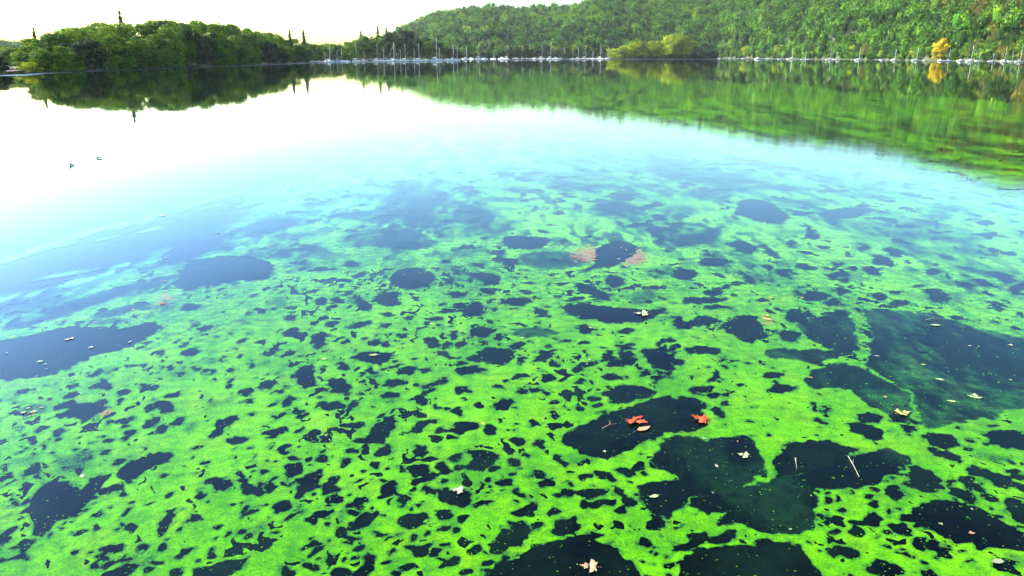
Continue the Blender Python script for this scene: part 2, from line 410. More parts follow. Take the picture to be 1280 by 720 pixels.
def land(name, pts, top, mat=M_soil, inset=.25, n=60):
    """low bank: closed outline raised in a soft dome"""
    P = np.array(pts, float); c = P.mean(0); V = []
    rings = [(1.0, -.7), (1.0, .12), (.93, top*.45), (.75, top*.85), (.4, top), (0.02, top)]
    m = len(P)
    for k, z in rings:
        q = c + (P-c)*k; V.append(np.column_stack([q, np.full(m, z) + (fbm(q[:, 0]*.2, q[:, 1]*.2, 3, 3)-.5)*.3*(z > .2)]))
    V = np.concatenate(V); Fc = []
    for r in range(len(rings)-1):
        for k in range(m): Fc.append((r*m+k, r*m+(k+1) % m, (r+1)*m+(k+1) % m, (r+1)*m+k))
    Fc.append(tuple((len(rings)-1)*m+k for k in range(m)))
    o = link(bpy.data.objects.new(name, mesh(name, V, Fc, mat, True))); tag(o, kind='structure'); return o
def outline(front, depth, wob=.06):
    """front: photo points along the waterline left to right; back row pushed away by depth metres"""
    fx, fy = zip(*front); px = np.linspace(fx[0], fx[-1], 22); py = np.interp(px, fx, fy)
    X, Y = ground(px, py); X = np.array(X); Y = np.array(Y)
    Y = Y*(1 + (fbm(px*.05, px*0, 3, 2)-.5)*wob*.3)
    rx = np.concatenate([[X[0]*1.03], X[::-1][:0]]); D = np.interp(np.linspace(0, 1, 22), [0, .12, .88, 1], [.25, 1, 1, .25])*depth
    B = np.stack([X*(1+D/np.maximum(Y, 1)), Y+D], 1)[::-1]
    return np.concatenate([np.stack([X, Y], 1), B])
def ruffle(front, thick):
    """a strip of wind-ruffled water in front of a shore"""
    fx, fy = zip(*front); px = np.linspace(fx[0], fx[-1], 60); py = np.interp(px, fx, fy)
    X0, Y0 = ground(px, py-.25); X1, Y1 = ground(px, py + thick*(.6+.8*fbm(px*.03, px*0+3, 3, 6)))
    V = np.concatenate([np.column_stack([X0, Y0, np.full(60, .004)]), np.column_stack([X1, Y1, np.full(60, .004)])])
    i = np.arange(59); T = np.stack([i+60, i+61, i+1, i], 1)
    o = link(bpy.data.objects.new('ruffled_water', tri_mesh('ruffled_water', V, T, M_ruffle))); tag(o, kind='structure')

# --- the near wooded island, left
IF = [(33, 91.4), (60, 90.6), (150, 87.2), (260, 83), (330, 80.3), (386, 78.2)]
land('island_ground', outline(IF, 46), .5)
ITOP = [(33, 60), (45, 49), (62, 40), (80, 32), (120, 27), (152, 23), (172, 30), (186, 24), (203, 15), (222, 21), (262, 19), (290, 25), (322, 31), (345, 39), (362, 45), (386, 53)]
tx, ty = zip(*ITOP); ix, iy = zip(*IF)
def island_tree(px, back, dy, kind='broad', label='', wf=1.0, **k):
    if back < 14 and (92 < px < 132 or 232 < px < 262 or 318 < px): kind = 'dark'  # dark foliage paints the shaded hollows along the island front
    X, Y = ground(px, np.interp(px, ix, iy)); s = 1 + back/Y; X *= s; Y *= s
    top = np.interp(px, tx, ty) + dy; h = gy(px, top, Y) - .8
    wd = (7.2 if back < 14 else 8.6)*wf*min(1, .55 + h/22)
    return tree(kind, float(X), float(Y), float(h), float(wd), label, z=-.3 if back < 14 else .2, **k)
pxs = np.concatenate([np.linspace(41, 150, 10), np.linspace(163, 380, 21)])
ordw = ['first', 'second', 'third', 'fourth', 'fifth', 'sixth', 'seventh', 'eighth', 'ninth', 'tenth', 'eleventh', 'twelfth', 'thirteenth', 'fourteenth', 'fifteenth', 'sixteenth', 'seventeenth', 'eighteenth', 'nineteenth', 'twentieth', 'twenty first', 'twenty second', 'twenty third', 'twenty fourth', 'twenty fifth', 'twenty sixth', 'twenty seventh', 'twenty eighth', 'twenty ninth', 'thirtieth', 'thirty first', 'thirty second', 'thirty third', 'thirty fourth', 'thirty fifth', 'thirty sixth', 'thirty seventh', 'thirty eighth', 'thirty ninth', 'fortieth']
for i, p in enumerate(pxs):
    lab = 'leafy green tree hanging over the water, %s from the left along the island edge' % ordw[i]
    kd = 'broad'
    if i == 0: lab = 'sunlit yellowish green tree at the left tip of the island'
    if i == len(pxs)-1: lab = 'shaded dark green tree at the right tip of the island'
    island_tree(p + random.uniform(-2, 2), random.uniform(2.5, 5), random.uniform(10, 20), label=lab, group='trees along the island edge', kind='yellow' if i == 0 else 'broad')  # left tip gets yellow foliage, its sunlit look put into the colour
pb = np.linspace(50, 378, 26)
for i, p in enumerate(pb):
    island_tree(p + random.uniform(-3, 3), random.uniform(16, 34), random.uniform(-1, 5), label='tall rounded green tree inside the island, %s from the left of the canopy' % ordw[i], wf=1.3, group='tall trees on the island')
for p, top, lab in ((159.5, 12, 'dark pointed conifer standing above the middle of the island canopy'),
                    (365, 37, 'dark narrow conifer near the right end of the island'), (382, 36, 'thin sparse conifer at the right tip of the island')):
    X, Y = ground(p, np.interp(p, ix, iy)); s = 1+26/Y; X *= s; Y *= s
    tree('conifer', float(X), float(Y), float(gy(p, top, Y))-.8, 4.6 if p < 200 else 5.2, lab, group='conifers on the island', z=.8)
X, Y = ground(51, 90); tree('conifer', float(X)*1.25, float(Y)*1.25, float(gy(51, 36, Y*1.25)), 3.4, 'bare topped conifer poking up at the far left of the island', z=0.5)
ruffle([(-60, 95.6), (33, 93)] + IF[1:] + [(400, 77.8)], 1.3)

# --- low land at the far left edge
LF = [(-260, 90), (-100, 89), (0, 87.6), (36, 86)]
land('far_left_bank', outline(LF, 60), .8, M_shore)
for i, (p, dpt, top, kd) in enumerate([(2, 8, 62, 'open'), (10, 14, 58, 'broad'), (17, 10, 61, 'open'), (24, 12, 60, 'broad'), (31, 9, 62, 'broad'), (-10, 9, 60, 'broad'), (-24, 12, 57, 'broad'), (-40, 9, 58, 'broad')]):
    X, Y = ground(p, np.interp(p, [-260, 36], [90, 86])); s = 1+dpt/Y; X *= s; Y *= s
    tree(kd, float(X), float(Y), float(gy(p, top, Y))-.4, 5.0, ('low bushy green tree on the far left bank, %s from the island' % ordw[[4, 2, 2, 1, 0, 5, 6, 7][i]]) if i != 2 else 'small open green tree on the far left bank beside pale shore', group='low trees on the far left bank', z=.5)
X, Y = ground(3, 92); tree('dark', float(X), float(Y), float(gy(3, 69, Y)), 3.6, 'dark rounded bush at the left edge of the photograph', 'bush', name='dark_bush', z=0)
land('bush_islet', outline([(-30, 92.5), (8, 91.5)], 8), .3)

# --- wooded point behind the marina
PF = [(384, 77.4), (440, 76.5), (500, 75.9), (576, 75.2)]
land('marina_point_ground', outline(PF, 70), 1.2)
qx, qy = zip(*PF)
PT = [(386, 50), (396, 50), (410, 52), (425, 55), (432, 54), (437, 47), (455, 45), (470, 44), (485, 40), (500, 33), (512, 36), (525, 44), (545, 47), (560, 52), (574, 60)]
ptx, pty = zip(*PT)
for i, p in enumerate(np.linspace(388, 573, 27)):
    X, Y = ground(p, np.interp(p, qx, qy)); bk = random.uniform(8, 40); s = 1+bk/Y; X *= s; Y *= s
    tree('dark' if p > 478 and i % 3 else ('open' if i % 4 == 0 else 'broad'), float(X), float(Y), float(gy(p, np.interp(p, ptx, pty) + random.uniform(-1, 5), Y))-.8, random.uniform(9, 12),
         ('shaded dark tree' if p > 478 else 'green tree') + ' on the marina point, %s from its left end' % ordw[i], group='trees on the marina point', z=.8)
for p, top, lab in ((453, 38, 'slim conifer above the left half of the marina point'), (474, 31, 'tallest pointed conifer above the marina point'), (484.5, 33, 'faint slender conifer right of the tallest one above the marina')):
    X, Y = ground(p, np.interp(p, qx, qy)); s = 1+45/Y; X *= s; Y *= s
    tree('conifer', float(X), float(Y), float(gy(p, top, Y))-.8, 7, lab, group='conifers on the marina point', z=.8)
ruffle([(384, 78.0), (440, 77.2), (500, 76.8), (576, 75.8)], 1.0)
ruffle([(576, 75.2), (760, 74.0), (900, 74.0), (1020, 74.9), (1100, 75.8), (1280, 78.2), (1500, 81), (1800, 86)], .6)

# --- low islets with yellow-green trees before the hill
YF = [(764, 74.0), (830, 73.9), (896, 73.9)]
land('yellow_tree_islet_ground', outline(YF, 30), 1.0)
YT = [(766, 62), (780, 56), (800, 48), (820, 50), (840, 43), (855, 44), (866, 52)]
yx, yt = zip(*YT)
for i, p in enumerate(np.linspace(768, 864, 12)):
    Y = float(ground(p, 74.0)[1]) + random.uniform(12, 28); X = float(gx(p, Y))
    tree('yellow', X, Y, float(gy(p, np.interp(p, yx, yt)+random.uniform(-1, 3), Y))-.8, random.uniform(12, 16), 'yellow green tree on the low islet before the hill, %s from its left end' % ordw[i], group='yellow green trees on the islet', z=.8)
for i, (p, top, wd, lab) in enumerate([(880, 53, 20, 'big dark round tree at the right end of the yellow tree islet'), (889, 60, 13, 'smaller dark tree sloping down at the very right tip of the islet'), (869, 60, 14, 'dark tree between the yellow trees and the big round dark one'),
        (803, 69, 12, 'leftmost low dark bush under the yellow green trees'), (816, 69, 12, 'second low dark bush under the yellow green trees'), (829, 68, 12, 'third low dark bush under the yellow green trees'), (842, 67, 13, 'fourth low dark bush, under the highest yellow green trees'), (856, 67, 12, 'fifth low dark bush, beside the dark end trees')]):
    Y = float(ground(p, 74.0)[1]) + 6; X = float(gx(p, Y)); tree('dark', X, Y, float(gy(p, top, Y))-.6, wd, lab, 'bush' if i > 2 else 'tree', z=.6, name='dark_bush' if i > 2 else None)
land('small_dark_islet_ground', outline([(702, 74.1), (729, 74.0)], 14), .6)
for i, (p, top, lab) in enumerate([(707, 67, 'dark bush at the left end of the small islet'), (715, 66, 'dark bush in the middle of the small islet'), (723, 66, 'dark bush at the right end of the small islet')]):
    Y = float(ground(p, 74.0)[1]) + 5; tree('dark', float(gx(p, Y)), Y, float(gy(p, top, Y))-.4, 9.5, lab, 'bush', z=.4, name='dark_bush')
land('short_dark_point_ground', outline([(634, 74.5), (668, 74.4)], 14), .6)
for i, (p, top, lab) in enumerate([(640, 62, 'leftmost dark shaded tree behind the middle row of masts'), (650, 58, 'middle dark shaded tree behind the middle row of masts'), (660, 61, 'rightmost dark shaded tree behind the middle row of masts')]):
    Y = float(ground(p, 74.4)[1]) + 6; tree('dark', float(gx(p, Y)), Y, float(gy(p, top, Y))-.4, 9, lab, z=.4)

# --- shore trees in front of the far hill, and the golden one
Y = float(shoreY(1174))*.99 - 2
tree('gold', float(gx(1176, Y)), Y, float(gy(1176, 47, Y))-.5, 12.5, 'golden yellow tree on the right shore with its bright reflection', z=.5)
tree('gold', float(gx(1168, Y)), Y-2, float(gy(1168, 58, Y))-.5, 8, 'lower golden bush at the left foot of the golden yellow tree', z=.5)
k = 0
for p in np.concatenate([np.linspace(580, 760, 22), np.linspace(898, 1164, 30), np.linspace(1192, 1300, 13)]):
    p = float(p + random.uniform(-2, 2)); Y = float(shoreY(p))*1.0 + random.uniform(2, 14)
    hpx = random.uniform(9, 19); top = float(np.interp(p, SH_X, SH_Y)) - hpx*(1.0 if p < 1100 else 1.35)
    is_yellow = random.random() < (.4 if 600 < p < 760 else (.28 if p < 1150 else .1))  # random share of trees with yellow green foliage
    tree('yellow' if is_yellow else 'shore', float(gx(p, Y)), Y, float(gy(p, top, Y))-.5, random.uniform(9, 15), ('bright yellow green' if is_yellow else 'green') + ' shoreline tree at the foot of the hill, %s from the left' % ordw[k] if k < 40 else 'green shoreline tree at the far right, %s from the golden tree' % ordw[k-40], group='shoreline trees below the hill', z=.5)
    k += 1

# ------------------------------------------------------------------ boats
def loft(secs):
    V, Fc = [], []; n = len(secs[0])
    for s in secs: V += s
    for i in range(len(secs)-1):
        for k in range(n-1): Fc.append((i*n+k, (i+1)*n+k, (i+1)*n+k+1, i*n+k+1))
    Fc.append(tuple(range(n))); Fc.append(tuple((len(secs)-1)*n+k for k in range(n-1, -1, -1)))
    return V, Fc
def hull_mesh(mat, beam=.16, free=.10, sheer=.03):
    """unit length hull along X, bow at +X"""
    secs = []
    for u in np.linspace(0, 1, 11):
        b = beam*(1-u**3.2)**.75*(.82+.18*min(1, u*4)); x = -.5 + u; top = free + sheer*(u-.35)**2*2.5
        pts = []
        for a in np.linspace(-1, 1, 9):
            yy = b*math.copysign(abs(a)**.55, a); zz = top - (top+.035)*(1-abs(a)**2.2)
            pts.append((x + (0.03*max(0, (zz/ max(top, .01)))*u**4), yy, zz))
        secs.append(pts)
    V, Fc = loft(secs)
    n = 9
    for i in range(10): Fc.append((i*n, i*n+n-1, (i+1)*n+n-1, (i+1)*n))
    return mesh('hull', V, Fc, mat, False)
def box_mesh(name, prof, y0, y1, mat):
    """side profile (x,z) extruded across y with a taper at the top"""
    n = len(prof); zt = max(z for _, z in prof); V = []
    for y in (y0, y1):
        for x, z in prof: V.append((x, y*(.82 if z > zt*.9 else 1), z))
    Fc = [tuple(range(n-1, -1, -1)), tuple(range(n, 2*n))] + [(i, (i+1) % n, (i+1) % n+n, i+n) for i in range(n)]
    return mesh(name, V, Fc, mat)
def sailboat(hullmat, covermat, mh):
    o = empty('sailboat', (0, 0, 0))
    part('hull', hull_mesh(hullmat), o)
    cb = part('cabin', box_mesh('cabin', [(-.12, .095), (-.10, .145), (.16, .145), (.26, .105), (.26, .09), (-.12, .085)], -.085, .085, M_white), o)
    part('window', box_mesh('window', [(-.07, .112), (-.07, .132), (.13, .132), (.15, .115)], -.0862, .0862, M_glass), cb)
    V, Fc = tube([(.08, 0, .12), (.08, 0, mh*.6), (.08, 0, mh)], [.0125, .0115, .009], 6); part('mast', mesh('mast', V, Fc, M_mast), o)
    V, Fc = tube([(.07, 0, .21), (-.32, 0, .20)], [.009, .008], 6); part('boom', mesh('boom', V, Fc, M_mast), o)
    V, Fc = tube([(.06, 0, .235), (-.05, 0, .24), (-.2, 0, .232), (-.31, 0, .222)], [.02, .026, .022, .012], 8); part('furled_sail', mesh('furled_sail', V, Fc, covermat), o)
    V, Fc = tube([(.49, 0, .125), (.08, 0, mh*.97)], [.0025, .0025], 4); part('forestay', mesh('forestay', V, Fc, M_mast), o)
    V, Fc = tube([(-.49, 0, .10), (.08, 0, mh*.99)], [.002, .002], 4); part('backstay', mesh('backstay', V, Fc, M_mast), o)
    V, Fc = tube([(.08, -.07, mh*.62), (.08, .07, mh*.62)], [.004, .004], 4); part('spreader', mesh('spreader', V, Fc, M_mast), o)
    return o
def motorboat(hullmat):
    o = empty('motorboat', (0, 0, 0))
    part('hull', hull_mesh(hullmat, .17, .13, .05), o)
    cb = part('cabin', box_mesh('cabin', [(-.2, .12), (-.18, .27), (.08, .27), (.18, .16), (.34, .13), (.34, .11), (-.2, .1)], -.11, .11, M_white), o)
    part('window', box_mesh('window', [(-.14, .19), (-.14, .245), (.06, .245), (.11, .2)], -.112, .112, M_glass), cb)
    V, Fc = tube([(-.05, 0, .26), (-.05, 0, .36)], [.006, .004], 5); part('antenna', mesh('antenna', V, Fc, M_mast), o)
    return o
PROTO = {'s': sailboat(M_white, M_navy, 1.35), 't': sailboat(M_white, M_white, 1.6), 'b': sailboat(M_bluehull, M_navy, 1.3), 'c': sailboat(M_cream, M_white, 1.25),
         'm': motorboat(M_white), 'n': motorboat(M_cream)}
used = set()
def boat(kind, px, dy, lpx, ang, label, group, mpx=None):
    sh = float(np.interp(px, SH_X, SH_Y)) if px > 576 else float(np.interp(px, qx, qy))
    X, Y = ground(px, sh + dy); X = float(X); Y = float(Y)
    L = lpx*Y/(F*1.02)/max(.45, abs(math.cos(ang)))
    o = PROTO[kind]
    if kind in used: o = copy_tree(o)
    used.add(kind)
    o.location = (X, Y, 0); o.rotation_euler = (0, 0, ang); o.scale = (L, L, L)
    if mpx: o.scale = (L, L, mpx*Y/(F*1.04)/(1.4))
    tag(o, label, 'boat' if kind in 'mn' else 'sailboat', group)
G1 = 'boats moored off the marina point'; G2 = 'boats moored in a row below the far hill'; G3 = 'boats moored along the right shore'
BL = [  # kind, photo x, px below shore, length px, heading, mast px
 ('s', 391, .5, 9, .2, 15), ('m', 399, .6, 7, .3, None), ('s', 406, .7, 8, -.2, 13), ('t', 412, .5, 8, .9, 19), ('b', 421, .6, 8, .1, 14), ('s', 427, .5, 7, .5, 17), ('m', 434, .7, 8, 0, None), ('t', 445, .6, 9, .2, 20), ('c', 455, .5, 8, .4, 14),
 ('t', 471, .6, 10, .1, 19), ('s', 479, .5, 8, .6, 17), ('m', 486, .8, 9, .1, None), ('t', 492, .6, 9, 1.0, 20), ('s', 500, .5, 9, .2, 15), ('t', 506, .6, 9, .4, 18), ('b', 517, .7, 11, .1, 17), ('t', 523, .8, 12, .2, 18), ('m', 533, .5, 8, .3, None), ('t', 545, .9, 13, .1, 25), ('s', 549, .5, 8, .9, 16), ('m', 560, .6, 9, 0, None), ('t', 566, .6, 9, .3, 17), ('s', 571, .5, 8, .2, 18)]
for i, (k, px, dy, l, a, m) in enumerate(BL):
    lab = {'s': 'white sailboat with blue furled sail', 't': 'white sailboat with tall bare mast', 'b': 'pale blue sailboat', 'c': 'cream sailboat', 'm': 'small white motorboat'}[k] + ' before the marina point, %s boat from the left' % ordw[i]
    if px == 545: lab = 'largest white sailboat with the tallest mast before the dark marina trees'
    boat(k, px, dy, l, a, lab, G1, m)
g = random.Random(5)
for i in range(21):
    px = 582 + i*8.8 + g.uniform(-2, 2); k = g.choice('sstmbtcm'); m = None if k == 'm' else g.uniform(10, 16)
    if i in (2, 9, 12): k, m = 't', 18
    lab = {'s': 'white sailboat with blue furled sail', 't': 'white sailboat with bare mast', 'b': 'pale blue sailboat', 'c': 'cream sailboat', 'm': 'small white motorboat'}[k] + ' in the middle row, %s past the marina point' % ordw[i]
    boat(k, px, g.uniform(.3, .7), g.uniform(6, 9), g.uniform(-.6, .6), lab, G2, m)
BR = [('t', 899, .5, 4, .9, 9, 'slim upright white sailboat beside the dark end of the yellow tree islet'), ('n', 914, .5, 6, .1, None, 'cream motorboat first after the slim sailboat right of the islet'), ('m', 929, .4, 5, .2, None, 'tiny white motorboat left of the big white cabin boat'), ('m', 948, .6, 9, .1, None, 'big white cabin motorboat before dark trees right of the islet'),
 ('m', 960, .4, 6, 0, None, 'small low motorboat just right of the big white cabin boat'), ('s', 976, .5, 8, .1, 9, 'low white sailboat before bright green bushes'), ('t', 989, .5, 10, .1, 14, 'long white sailboat before bright green bushes'), ('s', 1006, .5, 10, -.1, 10, 'white sailboat alone between bright bushes and open shore'),
 ('t', 1037, .5, 9, .1, 12, 'left one of two touching white sailboats at mid right'), ('s', 1045, .5, 8, 0, 11, 'right one of two touching white sailboats at mid right'), ('t', 1073, .6, 10, .2, 13, 'lone white sailboat before a dark gap in the shore trees'), ('m', 1102, .4, 6, 0, None, 'lone low white motorboat in the middle of the right shore'),
 ('t', 1118, .5, 8, .2, 12, 'white sailboat just right of the lone low motorboat'), ('t', 1145, .6, 10, .1, 14, 'white sailboat left of the golden tree'), ('s', 1156, .5, 5, .4, 10, 'short white sailboat closest on the left of the golden tree'),
 ('m', 1176, .6, 8, .1, None, 'white motorboat directly below the golden tree'), ('t', 1185, .5, 9, 0, 13, 'first sailboat right of the golden tree'), ('m', 1201, .6, 9, .1, None, 'white motorboat at the left end of the right hand cluster'), ('t', 1213, .7, 11, .1, 18, 'tallest masted white sailboat right of the golden tree'), ('s', 1223, .5, 8, .1, 12, 'white sailboat right beside the tallest masted one'),
 ('t', 1240, .6, 10, .1, 9, 'low masted white sailboat between the two right hand clusters'), ('t', 1255, .6, 9, .2, 15, 'second last sailboat cluster, its left white boat'), ('s', 1264, .6, 8, .1, 14, 'white sailboat between two others close to the right edge'), ('t', 1274, .7, 10, 0, 16, 'last tall masted white sailboat at the right edge'), ('m', 1290, .6, 9, 0, None, 'white motorboat just past the right edge of the photograph')]
for k, px, dy, l, a, m, lab in BR: boat(k, px, dy, l, a, lab, G3, m)
for kk, o in PROTO.items():
    if kk not in used: boat(kk, 1310, .6, 8, .1, 'cream boat moored beyond the right edge', G3)
#@@MAT
# ------------------------------------------------------------------ floating algae: one sheet with real openings
# openings traced in the photograph and laid on the lake surface: ellipses (x, y, rx, ry, tilt) and outlines
ELL = [(350,278,32,8,5,1),(340,317,24,8,3,1),(393,316,26,8,3,1),(381,333,13,5,0,1),(517,349,29,13,3,0),(487,374,15,9,8,0),(450,376,14,5,5,1),(347,378,10,6,12,1),(420,377,9,5,0,0),(607,346,20,5,-12,0),(592,387,15,8,28,0),(575,383,9,4,0,0),(636,378,8,4,0,0),(615,354,9,3,0,0),(597,333,7,3,0,0),(620,316,11,4,0,0),(580,318,12,5,0,1),(561,328,7,3,0,0),(562,351,6,4,0,0),(572,368,14,3,0,0),(610,364,12,3,0,0),(443,330,10,2.5,0,0),(490,392,6,4,0,0),(655,303,30,9,0,0),
(708,234,18,8,5,1),(657,237,20,5,0,1),(928,310,20,7,-15,0),(893,328,18,5,0,0),(885,243,22,8,-5,1),(850,262,25,7,0,1),(768,352,11,6,-20,0),(855,342,14,7,-10,0),(825,340,15,9,0,1),(742,365,24,6,-24,0),(805,372,22,8,8,1),(648,378,14,5,0,0),(655,365,6,3,0,0),(675,391,8,6,0,0),(880,375,28,4,3,0),(895,367,10,3,0,0),(902,360,12,4,10,0),(950,375,10,3,0,0),(920,355,8,3,0,0),(935,350,6,4,-30,0),(895,385,14,4,0,0),(690,325,45,12,0,2),
(1055,267,32,6,3,0),(1015,252,25,4,0,1),(1137,294,18,5,-5,1),(1078,310,8,6,0,0),(1142,311,19,5,-20,1),(1117,315,14,4,-12,0),(1103,326,15,6,-10,0),(1090,338,14,5,-8,0),(1138,337,10,3,0,1),(1162,340,6,3,-10,0),(1048,330,8,3,0,0),(1048,344,15,4,10,0),(1010,335,16,3,-5,0),(1147,357,7,3,-10,0),(1020,371,16,6,0,0),(1042,380,11,5,-3,0),(1052,365,11,4,0,0),(1098,369,11,5,-8,0),(1173,370,12,8,0,0),(1198,371,12,7,10,1),(1202,356,11,3,-12,0),(1230,354,15,3,-15,0),(1245,382,11,4,-28,0),(1215,300,20,4,0,1),(1218,315,22,5,-5,1),(1255,348,14,6,-20,0),(1275,362,9,9,-40,0),(1185,262,30,6,0,1),(1165,280,25,4,-8,1),(1130,378,10,3,0,0),(1005,290,25,3,-5,1),(990,305,8,3,-25,0),(982,340,10,3,0,0),
(985,419,14,8,-15,0),(998,396,17,8,-3,0),(1020,511,5,5,0,0),(1034,515,6,6,0,0),(1025,528,8,4,-30,0),(1082,520,16,7,-3,0),(1082,538,27,9,-18,0),(967,470,14,4,10,0),(975,485,17,5,5,0),(1122,521,13,5,-8,0),
(667,416,30,8,0,2),(645,432,9,5,0,0),(650,451,6,4,0,0),(691,456,8,4,0,0),(686,474,10,5,0,0),(731,413,10,5,0,0),(712,426,8,2,0,0),(732,428,9,3,0,0),(850,403,6,6,0,0),(880,402,16,5,5,0),(878,437,23,6,-2,0),(781,444,10,5,0,0),(783,434,9,3,0,0),(770,455,9,4,10,0),(846,432,5,3,0,0),(903,449,3,6,0,0),(893,470,6,8,0,0),(878,489,17,4,2,0),(895,495,9,4,8,0),(910,505,7,3,0,0),(901,517,10,5,-42,0),(914,493,8,3,8,0),(769,471,14,4,0,0),(745,499,7,3,0,0),(727,477,6,5,0,0),(724,461,7,3,0,0),(650,471,9,3,0,0),(655,491,6,3,0,0),(672,488,8,3,0,0),(685,492,6,3,-30,0),(690,522,5,7,0,0),(728,510,4,5,0,0),(664,532,5,5,0,0),(651,552,10,5,0,0),(675,557,8,5,-50,0),(752,517,8,2,0,0),(695,502,6,4,0,0),(817,471,6,2,0,0),
(1175,549,22,8,-5,0),(1178,566,20,5,-18,0),(1262,550,26,13,-8,0),(1120,619,11,9,0,0),(1200,617,20,6,-20,0),(1220,610,11,4,-30,0),(1090,652,12,8,-10,0),(1124,664,17,6,-12,0),(1072,668,9,4,0,0),(1152,682,11,9,0,0),(1175,692,11,7,40,0),(1272,640,20,11,-50,0),(1083,621,6,3,0,0),(1090,632,7,3,0,0),(1048,640,6,3,0,0),(1260,707,17,8,25,0),(1110,640,4,3,0,0),(1210,706,10,3,0,0),(1132,693,5,3,0,0),(1030,626,5,3,0,0),(1045,625,5,4,0,0),(1030,648,8,5,0,2),(1042,667,7,4,0,0),(1055,692,20,7,-5,0),(1110,712,24,9,-5,0),(1165,716,10,5,0,0),(1240,570,26,4,-8,1),
(657,638,17,8,15,0),(695,640,10,4,30,0),(805,679,6,6,0,0),(820,655,12,7,0,0),(905,672,20,8,10,0),(738,670,16,4,12,0),(757,597,17,5,-20,0),(781,592,14,4,-10,0),(742,617,21,6,0,0),(748,630,20,4,5,0),(775,617,11,5,-40,0),(789,629,9,4,0,0),(727,598,6,4,0,0),(672,592,6,5,0,0),(683,601,4,5,0,0),(725,575,20,5,0,1),(700,577,8,4,-50,0),(798,585,8,4,20,0),(776,637,7,4,0,0),(644,579,7,4,-30,0),(653,571,5,3,0,0),
(400,424,13,10,5,0),(340,436,13,3.5,35,0),(356,441,9,3,25,0),(413,405,10,3,8,0),(447,406,12,4,20,0),(338,480,14,5,22,0),(356,461,9,4,28,1),(422,482,14,9,-5,0),(428,459,7,4,35,0),(357,503,12,6,24,0),(345,542,12,5,0,0),(375,538,7,4,55,0),(412,509,16,5,3,0),(437,509,9,5,50,0),(438,530,12,5,8,0),(468,429,8,4,15,0),(495,479,13,5,10,0),(511,463,12,5,15,0),(488,496,11,4,10,0),(548,479,15,5,20,0),(587,464,20,4,0,0),(526,501,9,6,0,0),(580,487,11,5,5,0),(537,428,12,5,-5,0),(602,414,16,7,0,0),(570,418,6,4,0,0),(577,428,5,4,0,0),(561,431,7,5,30,0),(562,443,14,3,-15,0),(552,539,8,5,10,0),(578,537,13,6,20,0),(610,540,11,8,-10,0),(569,516,6,6,0,0),(633,508,12,8,0,0),(623,484,6,3,0,0),(491,544,4,4,0,0),(502,420,7,3,0,0),(516,398,4,2,0,0),(545,399,8,3,0,0),(481,406,5,3,0,0),(460,461,7,3,0,0),(472,472,10,3,10,1),(367,517,5,3,0,0),(377,523,6,3,10,0),(406,550,5,4,0,0),(482,461,6,2,10,0),(526,481,5,3,0,0),
(521,589,15,8,0,0),(553,586,9,8,0,0),(525,565,10,6,25,0),(482,565,14,5,8,0),(438,564,8,5,0,0),(402,573,9,5,0,0),(357,562,9,4,25,0),(466,581,6,5,0,0),(500,587,4,4,0,0),(554,602,8,3,0,0),(635,603,12,4,0,0),(610,597,4,3,0,0),(620,586,9,3,20,0),(427,578,5,3,0,0),(483,612,9,9,0,0),(370,587,13,8,0,0),(415,607,10,6,15,0),(450,628,17,5,22,0),(445,641,8,5,0,0),(423,622,10,4,0,0),(551,643,9,8,0,0),(575,648,8,3,5,0),(601,628,10,5,15,0),(552,661,10,4,15,0),(569,664,6,5,0,0),(593,690,10,6,15,0),(526,684,14,6,15,0),(543,689,7,4,0,0),(553,681,9,4,15,0),(440,672,12,4,0,0),(425,712,13,8,0,0),(510,706,9,5,0,0),(560,704,15,4,20,0),(355,630,14,7,20,0),(338,610,8,7,0,0),(325,612,6,7,0,0),(405,642,10,4,15,0),(392,653,7,6,0,0),(392,683,7,3,0,0),(385,705,12,4,0,0),(355,714,9,6,0,0),(505,625,9,5,50,0),
(78,508,13,4,20,0),(188,483,12,4,0,0),(155,491,11,3,8,0),(207,508,12,7,8,0),(190,509,9,4,25,0),(125,485,13,3,5,0),(223,529,9,6,35,0),(201,537,9,5,5,0),(187,529,9,3,20,0),(296,552,14,5,8,0),(241,535,10,4,35,1),(221,492,10,2.5,18,0),(310,490,7,4,0,0),(309,502,5,3,0,0),(312,519,6,3,0,0),(291,473,4,3,0,0),(288,462,4,2,0,0),(246,461,4,3,0,0),(226,467,8,3,0,1),(242,406,4,5,0,0),(260,409,9,3,20,0),(200,427,22,2,27,1),(193,441,6,3,8,0),(272,451,7,3,55,0),(312,457,7,3,50,0),(170,457,12,2,5,0),(8,498,8,4,0,1),(237,385,9,4,0,0),(205,383,10,6,0,1),(145,402,10,4,0,1),(40,512,26,7,10,1),
(140,612,17,6,8,0),(278,607,13,6,8,0),(312,610,8,7,0,0),(300,593,6,4,0,0),(130,567,6,4,0,0),(137,551,9,3,15,0),(32,575,15,3,5,1),(243,648,8,6,0,0),(165,663,9,5,50,0),(125,696,8,4,0,0),(145,716,25,6,15,0),(220,716,12,6,15,0),(152,658,5,5,0,0),(250,616,8,4,0,0),(270,690,5,5,0,0),
(55,396,62,8,17,3),(115,374,62,7,17,3),(150,388,40,6,14,3),(200,352,45,7,10,3),(330,285,48,9,10,3),(180,364,32,5,10,1),(30,405,30,4,14,1),(365,295,30,4,8,1),(400,255,30,4,4,1),(450,245,25,3,0,1),(630,250,40,3,0,1),(745,235,30,4,3,1),(980,235,40,4,-3,1),(1080,245,40,4,-4,1),(900,225,30,4,0,1)]
